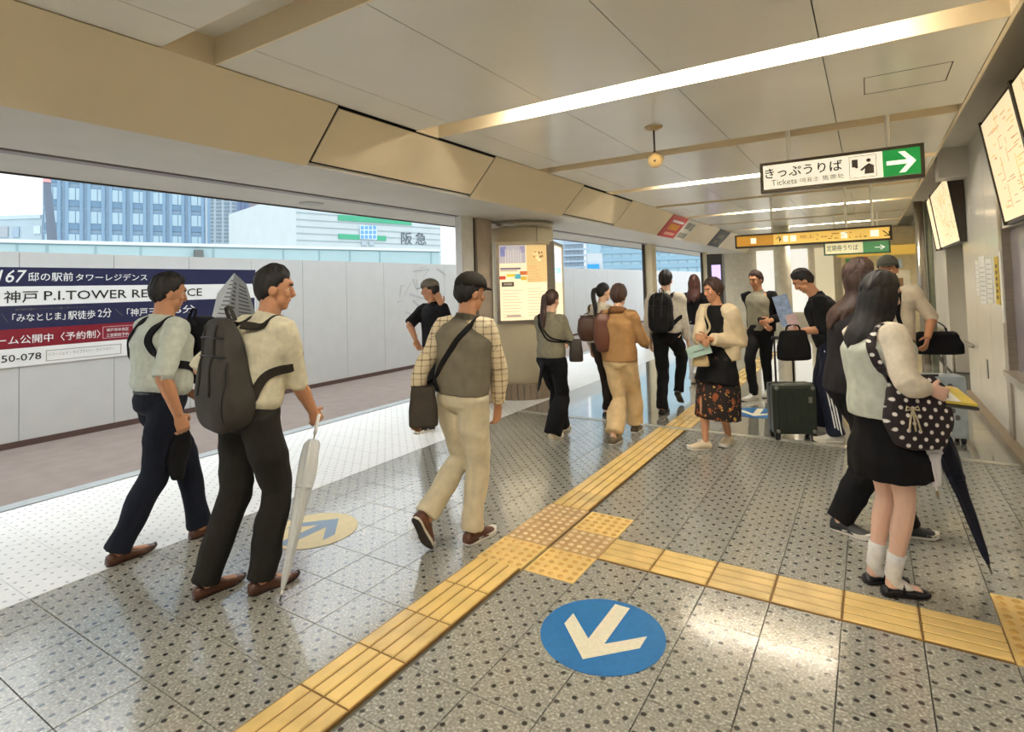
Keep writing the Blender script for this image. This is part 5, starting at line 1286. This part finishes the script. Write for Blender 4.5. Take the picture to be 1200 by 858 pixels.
bag(E_, 'tote_bag', 'reddish brown tote on the shoulder of the woman in the tan sweater', c_, Vector((.8, .5, 0)), (.10, .06, .19), mat('red_brown_bag_leather', '5f3420', rough=.45), [[c_+Vector((-.06, 0, .13)), T(.82, -.17, -.14), T(.98, -.17, -.02), T(.8, -.19, .1), c_+Vector((.05, .05, .13))]], None, round_=True)

F_ = person('man in white shirt with black backpack striding away', mid((774, 488), (795, 474)), 1.74, head=-2, hyaw=0, hair='short', skin=0, seed=8,
    feet=[('heel', (774, 487)), ('toe', (799, 474), 0, 38)], handR=(806, 402, .1), legs=trousers(BLK), top=[shirt(cloth('white_shirt_cloth', 'dcd6c8', scale=30), hem=.08, sleeve=.95, w=1.05, loose=1.1)], shoe=('leather', BLKL, DSOLE))
backpack(F_, 'plain black backpack on the man in the white shirt', cloth('black_pack_cloth', '121214', rough=.7), .15, .085, .235, .56, .19)
N_ = person('woman with auburn hair and white trousers, partly hidden behind the man with black backpack', gp(818, 451), 1.66, head=0, hyaw=10, sex='f', hair='long', hairc='red', skin=0, seed=9,
    feet=[('heel', (812, 450)), ('toe', (820, 452), 0, 45)], legs=trousers(cloth('white_trouser_cloth', 'd5d3d0'), 1., 1.1), top=[shirt(BLK, hem=.02, sleeve=.9)], shoe=('sneaker', CREAMS, DSOLE))

# woman in the cream cardigan coming this way
Gp = person('woman in cream cardigan and dark floral skirt walking towards the viewer', mid((838, 526), (856, 521)), 1.60, head=152, hyaw=140, hpitch=6, sex='f', hair='bob', hairc='brown', skin=1, seed=10, near=True, voxel=.006,
    feet=[('heel', (857, 519), 168), ('heel', (834, 527), 118)], handR=(823, 400, -.24), handL=(829, 397, -.26), elL=(868, 402, .02), elR=(819, 396, -.06), curl=(.7, .8),
    legs=skirt(FLORAL, .1, .275, .13, .23, 'floral_skirt', .86, .008), top=[skirt(BLK, .3, .60, .14, .225, 'black_dress', .82, .004), shirt(BLK, name='dress_bodice', hem=.1, sleeve=0, w=.98, loose=1.0, collar=False),
        shirt(cloth('cream_cardigan_knit', 'dcc9a6', bscale=160), name='cardigan', hem=-.06, sleeve=.93, w=1.06, loose=1.16, sl_r=1.45, y=-.048, collar=False)], shoe=('runner', CREAMS, WSOLE))
T = Gp['T']
strap('pouch_strap', [T(.98, .085, .06), T(.85, .05, .12), T(.6, -.01, .145), T(.35, .06, .16)], mat('beige_strap', 'c9b48e'), Gp['root'], Gp['base'], .011, .003, tuple(Gp['r']), c=Gp)
c_ = atD(821, 423, Gp['base'], -.24)
t = bag(Gp, 'pouch', 'small beige pouch hanging under the mint wallet of the woman in the cardigan', c_, Vector((1, .3, 0)), (.075, .03, .05), mat('beige_pouch_leather', 'c2a878', rough=.5), [], None)
c_ = atD(819, 411, Gp['base'], -.29); t = empty('wallet', (c_.x, c_.y, 0)); tag(t, 'pale mint wallet held by the woman in the cream cardigan', 'wallet')
u_ = (Vector((.9, .25, .28))).normalized(); v_ = ortho(Vector((-.1, 0, 1)), u_); w_ = u_.cross(v_)
def slab(c, u, v, w, hu, hv, hw, name, m, par, base, bevel=.004):
    return G().hexa([c+u*(a*hu)+v*(b*hv)+w*(d*hw) for d in (-1, 1) for a, b in ((-1, -1), (1, -1), (1, 1), (-1, 1))]).obj(name, m, par, False, base, bevel=bevel, fix=True)
o = slab(c_, u_, v_, w_, .105, .05, .012, 'cover', mat('mint_leather', 'a9c3b4', rough=.5), t, t.location); slab(c_+w_*.0125, u_, v_, w_, .05, .004, .0015, 'zip', mat('grey_zip', '6b766f'), o, t.location, 0)

M_ = person('person in open black jacket and grey shirt with white trainers, facing this way', mid((885, 470), (903, 464)), 1.70, head=165, hyaw=150, hpitch=10, hair='short', hairc='brown', skin=1, seed=11,
    feet=[('heel', (903, 463), 170), ('heel', (888, 468), 145)], handR=(896, 380, -.2), handL=(902, 376, -.22), legs=trousers(BLK, .95, .9),
    top=[shirt(cloth('grey_inner_shirt', '8c8876'), name='inner_shirt', hem=.0, sleeve=0, w=1., loose=1.0), shirt(cloth('black_jacket_cloth', '171517'), name='jacket', hem=-.03, sleeve=.92, w=1.06, loose=1.1, y=-.04, collar=False)], shoe=('sneaker', WSHOE, WSOLE))

# man with the suitcase
H_ = person('man in black tee and navy track trousers looking down beside the green suitcase', mid((988, 517), (972, 507)), 1.70, head=97, hyaw=100, hpitch=34, hair='short', hairc='black', skin=1, seed=12, near=True, voxel=.006,
    neck=(957, 348, .05), headp=(941, 329, .02), feet=[('heel', (989, 518), 112), ('heel', (974, 507), 92)], handL=(938, 389, -.06), handR=(931, 390, .12), elL=(964, 386, -.14), curl=(.7, .7),
    legs=trousers(cloth('navy_track_cloth', '171b2e', rough=.7), 1.06, 1.12), top=[shirt(cloth('black_loose_tee', '141416'), name='tee', hem=-.05, sleeve=.55, w=1.08, loose=1.12)], shoe=('runner', WSHOE, WSOLE))
for k in range(3):          # side stripes of the track trousers
    o_ = -.022+.022*k; q = H_['s']; out = Vector((-H_['f'].y, H_['f'].x, 0))
    pts = [H_['HpL']+out*.088*q+Vector((0, 0, .06)), H_['HpL']+out*.092*q-Vector((0, 0, .12)), H_['HpL'].lerp(H_['KnL'], .7)+out*.082*q, H_['KnL']+out*.077*q, H_['KnL'].lerp(H_['AkL'], .5)+out*.077*q, H_['AkL']+out*.072*q]
    strap('white_stripe', [p-H_['f']*(o_+.02) for p in pts], WHITEP, H_['root'], H_['base'], .006, .003, tuple(H_['f']))
p0 = H_['HpL']-Vector((0, 0, .06))+H_['f']*.055; out = Vector((-H_['f'].y, H_['f'].x, 0)); g = G()
for k in range(3):
    a = p0+out*.087-H_['f']*(-.018+.02*k); h_ = .014+.010*k
    g.prism([a, a-H_['f']*.014, a-H_['f']*(.014-.008)+Vector((0, 0, h_)), a+H_['f']*.008+Vector((0, 0, h_))], out*.004)
g.obj('three_bar_logo', WHITEP, H_['root'], False, H_['base'], fix=True)['kind'] = 'stuff'
SG = mat('dark_green_polycarbonate', '1f281f', rough=.35, var=.1); sc_ = gp(930, 517); sc_.z = 0
u_ = RT.copy(); u_.z = 0; u_.normalize(); u_ = (u_+Vector((0, 0, 0))); ang = math.atan2(u_.y, u_.x)-.12
t = empty('suitcase', sc_+Vector((-.02, .12, 0))); t.rotation_euler = (0, 0, ang); tag(t, 'dark green hard-shell suitcase standing with its handle pulled up', 'suitcase')
G().box((-.20, -.115, .055), (.20, .115, .535)).obj('shell', SG, t, bevel=.035)
for x in (-.13, -.065, 0, .065, .13): G().box((x-.012, -.119, .11), (x+.012, -.112, .48)).obj('rib', SG, t)
G().box((-.203, -.008, .06), (.203, .008, .538)).obj('seam', BLACK, t, bevel=.006)
for x in (-.165, .165):
    for z in (.09, .50): G().blob((x, -.113, z), (.02, .008, .02), None, 10, 6).obj('corner_stud', mat('dull_chrome', '9a9a94', rough=.3, metal=1), t, True)
    for y in (-.08, .08):
        w = G().tube([(x-.018, y, .028), (x+.018, y, .028)], .028, 14).obj('wheel', BLACK, t, True); G().box((x-.024, y-.02, .03), (x+.024, y+.02, .07)).obj('wheel_fork', BLACK, w)
G().box((.12, -.122, .36), (.155, -.114, .42)).obj('badge', mat('dull_chrome', '9a9a94'), t, bevel=.003)
for x in (-.11, .06): G().tube([(x, .07, .53), (x, .07, .97)], .010, 8).obj('handle_tube', mat('dark_alloy', '3a3230', rough=.35, metal=.6), t, True)
G().tube([(-.13, .07, .97), (.08, .07, .97)], .017, 10).obj('handle_grip', BLACK, t, True)
c_ = atD(930, 405, sc_, .02)
bag(H_, 'hand_bag', 'black bag slung on the handle of the green suitcase', c_, u_, (.155, .07, .14), BLK, [[c_+u_*-.07+Vector((0, 0, .12)), c_+u_*-.05+Vector((0, 0, .19)), c_+u_*.05+Vector((0, 0, .19)), c_+u_*.07+Vector((0, 0, .12))]], None)
c_ = atD(919, 364, H_['base'], .0); t = empty('folded_map', (c_.x, c_.y, 0)); tag(t, 'pale blue folded map held above the suitcase by the man in the black tee', 'map')
v_ = Vector((-.25, 0, .95)).normalized(); w_ = ortho(Vector((.2, -1, .2)), v_); u2 = v_.cross(w_)
slab(c_, u2, v_, w_, .07, .16, .004, 'sheet', mat('map_blue', '8fa3c4', rough=.7, var=.25, scale=25), t, t.location, 0); slab(c_+v_*-.13+u2*.04, u2, v_, w_, .05, .08, .006, 'pink_sheet', mat('map_pink', 'd8bdbb', rough=.7), t, t.location, 0)

# people at the right
Q_ = person('man in grey cap and cream tee leaning on a patterned suitcase handle', gp(1052, 519), 1.74, head=165, hyaw=170, hair='short', skin=1, seed=13, cap=cloth('grey_green_cap_cloth', '5f5f55'),
    feet=[('w', (-.12, .05)), ('w', (.10, 0))], handL=(1087, 396, -.10), elL=(1092, 372, .05), legs=trousers(cloth('khaki_trouser_cloth', '8a826f')), top=[shirt(cloth('cream_tee', 'd9cbb2'), name='tee', hem=-.02, sleeve=.52, w=1.05, loose=1.08)], shoe=('sneaker', WSHOE, WSOLE))
T = Q_['T']; strap('bag_strap', [T(.97, -.10, .09), T(.8, -.11, .15), T(.5, -.10, .16), T(.3, -.12, .15)], BLK, Q_['root'], Q_['base'], .018, .003, tuple(Q_['r']), c=Q_)
c_ = gp(1103, 517); t = empty('suitcase', (c_.x, c_.y, 0)); t.rotation_euler = (0, 0, .25); tag(t, 'pale blue-grey patterned suitcase behind the yellow booklet', 'suitcase')
G().box((-.19, -.11, .05), (.19, .11, .62)).obj('shell', mat('pale_blue_print_shell', '9fa9ae', rough=.45, var=.12, scale=12), t, bevel=.03)
g = G(); random.seed(8)
for k in range(9):
    x, z = random.uniform(-.13, .13), random.uniform(.18, .55); g.prism([(x+.025*math.cos(a*PI/4)*random.uniform(.6, 1.2), -.112, z+.025*math.sin(a*PI/4)) for a in range(8)], (0, -.001, 0))
g.obj('print_motif', mat('grey_motif', '5b5a58'), t, fix=True)['kind'] = 'stuff'
for x in (-.15, .15):
    for y in (-.07, .07): G().tube([(x-.015, y, .027), (x+.015, y, .027)], .027, 12).obj('wheel', BLACK, t, True)
for x in (-.09, .09): G().tube([(x, .06, .6), (x, .06, .86)], .009, 8).obj('handle_tube', ALU, t, True)
G().tube([(-.11, .06, .865), (.11, .06, .865)], .015, 10).obj('handle_grip', BLACK, t, True)
c_ = atD(1098, 402, Q_['base'], .12)
bag(Q_, 'travel_bag', 'black travel bag resting on the patterned suitcase', c_, Vector((1, .25, 0)), (.20, .10, .10), BLK, [[c_+Vector((-.08, 0, .09)), c_+Vector((-.05, -.02, .17)), c_+Vector((.05, -.02, .17)), c_+Vector((.08, 0, .09))]], None)

P_2 = person('dark-haired woman in black jacket and trousers, behind the girl in the skirt', mid((976, 619), (1048, 628)), 1.69, head=-62, hyaw=-75, sex='f', hair='long', hairc='brown', skin=0, seed=14, near=True, voxel=.007,
    pelvis=(996, 456), neck=(1003, 350), feet=[('heel', (1046, 627), -75), ('heel', (974, 619), -112)], handR=(1030, 440, .1), legs=trousers(BLK, 1.05, 1.2), top=[shirt(cloth('charcoal_jacket_cloth', '232022'), name='jacket', hem=-.05, sleeve=.93, w=1.06, loose=1.08)], shoe=('sneaker', mat('black_white_trainer', '3a3a3a', rough=.6), WSOLE))

K = person('girl in mint vest, black skirt and white ankle socks reading a booklet', mid((1033, 697), (1012, 684)), 1.55, head=-57, hyaw=-62, hpitch=12, sex='f', hair='long', hairc='black', skin=2, seed=15, near=True,
    pelvis=(1037, 500), neck=(1024, 371), feet=[('heel', (1012, 683), -62), ('heel', (1033, 697), -66)], handR=(1090, 457, -.18), elR=(1064, 449, -.24), handL=(1096, 462, .08), curl=(.8, .8),
    legs=skirt(cloth('black_skirt_cloth', '0f0e10'), .16, .60, .135, .235, 'skirt', .80, .005), top=[shirt(cloth('cream_blouse_cloth', 'dcd0ba', scale=30), name='blouse', hem=.2, sleeve=.97, w=1.0, sl_r=1.35, cuff=True),
        shirt(cloth('pale_mint_vest_cloth', 'c6c9ba', scale=24), name='vest', hem=.06, sleeve=0, w=1.1, loose=1.2)], shoe=('flat', BLKL, DSOLE), extras=[sock(WSOCK, .13)])
T = K['T']; c_ = atD(1075, 483, K['base'], -.14)
def dangle(t_, bo, b0, c, X, Y, hx, hy, hz_):
    g = G(); p = c-Y*hy*1.0*(1 if Y.dot(-c) < 0 else -1)-X*hx*.45+Vector((0, 0, .03))
    for q in (-.012, .006, .02): g.tube([p, p+X*q-Vector((0, 0, .05)), p+X*q*1.6-Vector((0, 0, .10))], .004, 6)
    for q in (-1, 1): g.tube([p, p+X*.025*q+Vector((0, 0, .012)), p+X*.03*q-Vector((0, 0, .006)), p], .004, 6)
    g.obj('cord_bow', mat('cream_cord', 'cdbf9c', rough=.8), bo, True, b0)
bag(K, 'shoulder_bag', 'polka dot shoulder bag in dark brown and white on the girl in the skirt', c_, Vector((.87, .5, 0)), (.145, .07, .165), POLKA,
    [[c_+Vector((-.07, -.05, .14)), T(.45, .20, -.02), T(.75, .185, .0), T(.95, .145, .02), T(.93, .12, -.10), T(.7, .16, -.13), c_+Vector((-.09, -.05, .12))]], POLKA, w=.022, extra=dangle, round_=True)
# booklet in her hands
hk = K['WrR']*.5+K['WrL']*.5; c_ = atD(1115, 463, K['base'], -.04); t = empty('booklet', (c_.x, c_.y, 0)); tag(t, 'open booklet with white page and yellow cover held by the girl in the skirt', 'booklet')
u_ = Vector((.93, .35, -.12)).normalized(); v_ = ortho(Vector((-.35, .9, .25)), u_); w_ = u_.cross(v_)
slab(c_, u_, v_, w_, .062, .09, .006, 'cover', mat('yellow_cover', 'd9c052', rough=.5), t, t.location, 0); slab(c_-u_*.04+w_*.008, u_, v_, w_, .035, .088, .003, 'page', PAPER, t, t.location, 0)
slab(c_-w_*.016+u_*.004, u_, v_, w_, .066, .095, .006, 'back_cover', mat('dark_grey_cover', '4a463e', rough=.5), t, t.location, 0)
folded_umbrella('long navy umbrella slanting to the floor beside the polka dot bag', atD(1090, 474, K['base'], .34), gp(1162, 673)+Vector((0, 0, .004)), cloth('navy_umbrella_cloth', '171b2d', rough=.5), .040, DARKM, crook=True)
folded_umbrella('white folded umbrella hanging below the polka dot bag', atD(1086, 486, K['base'], -.06), atD(1099, 583, K['base'], -.08), cloth('white_umbrella_cloth', 'd8d3d2', rough=.5), .044, mat('white_plastic', 'e8e6e0'), crook=False, grip=.08)
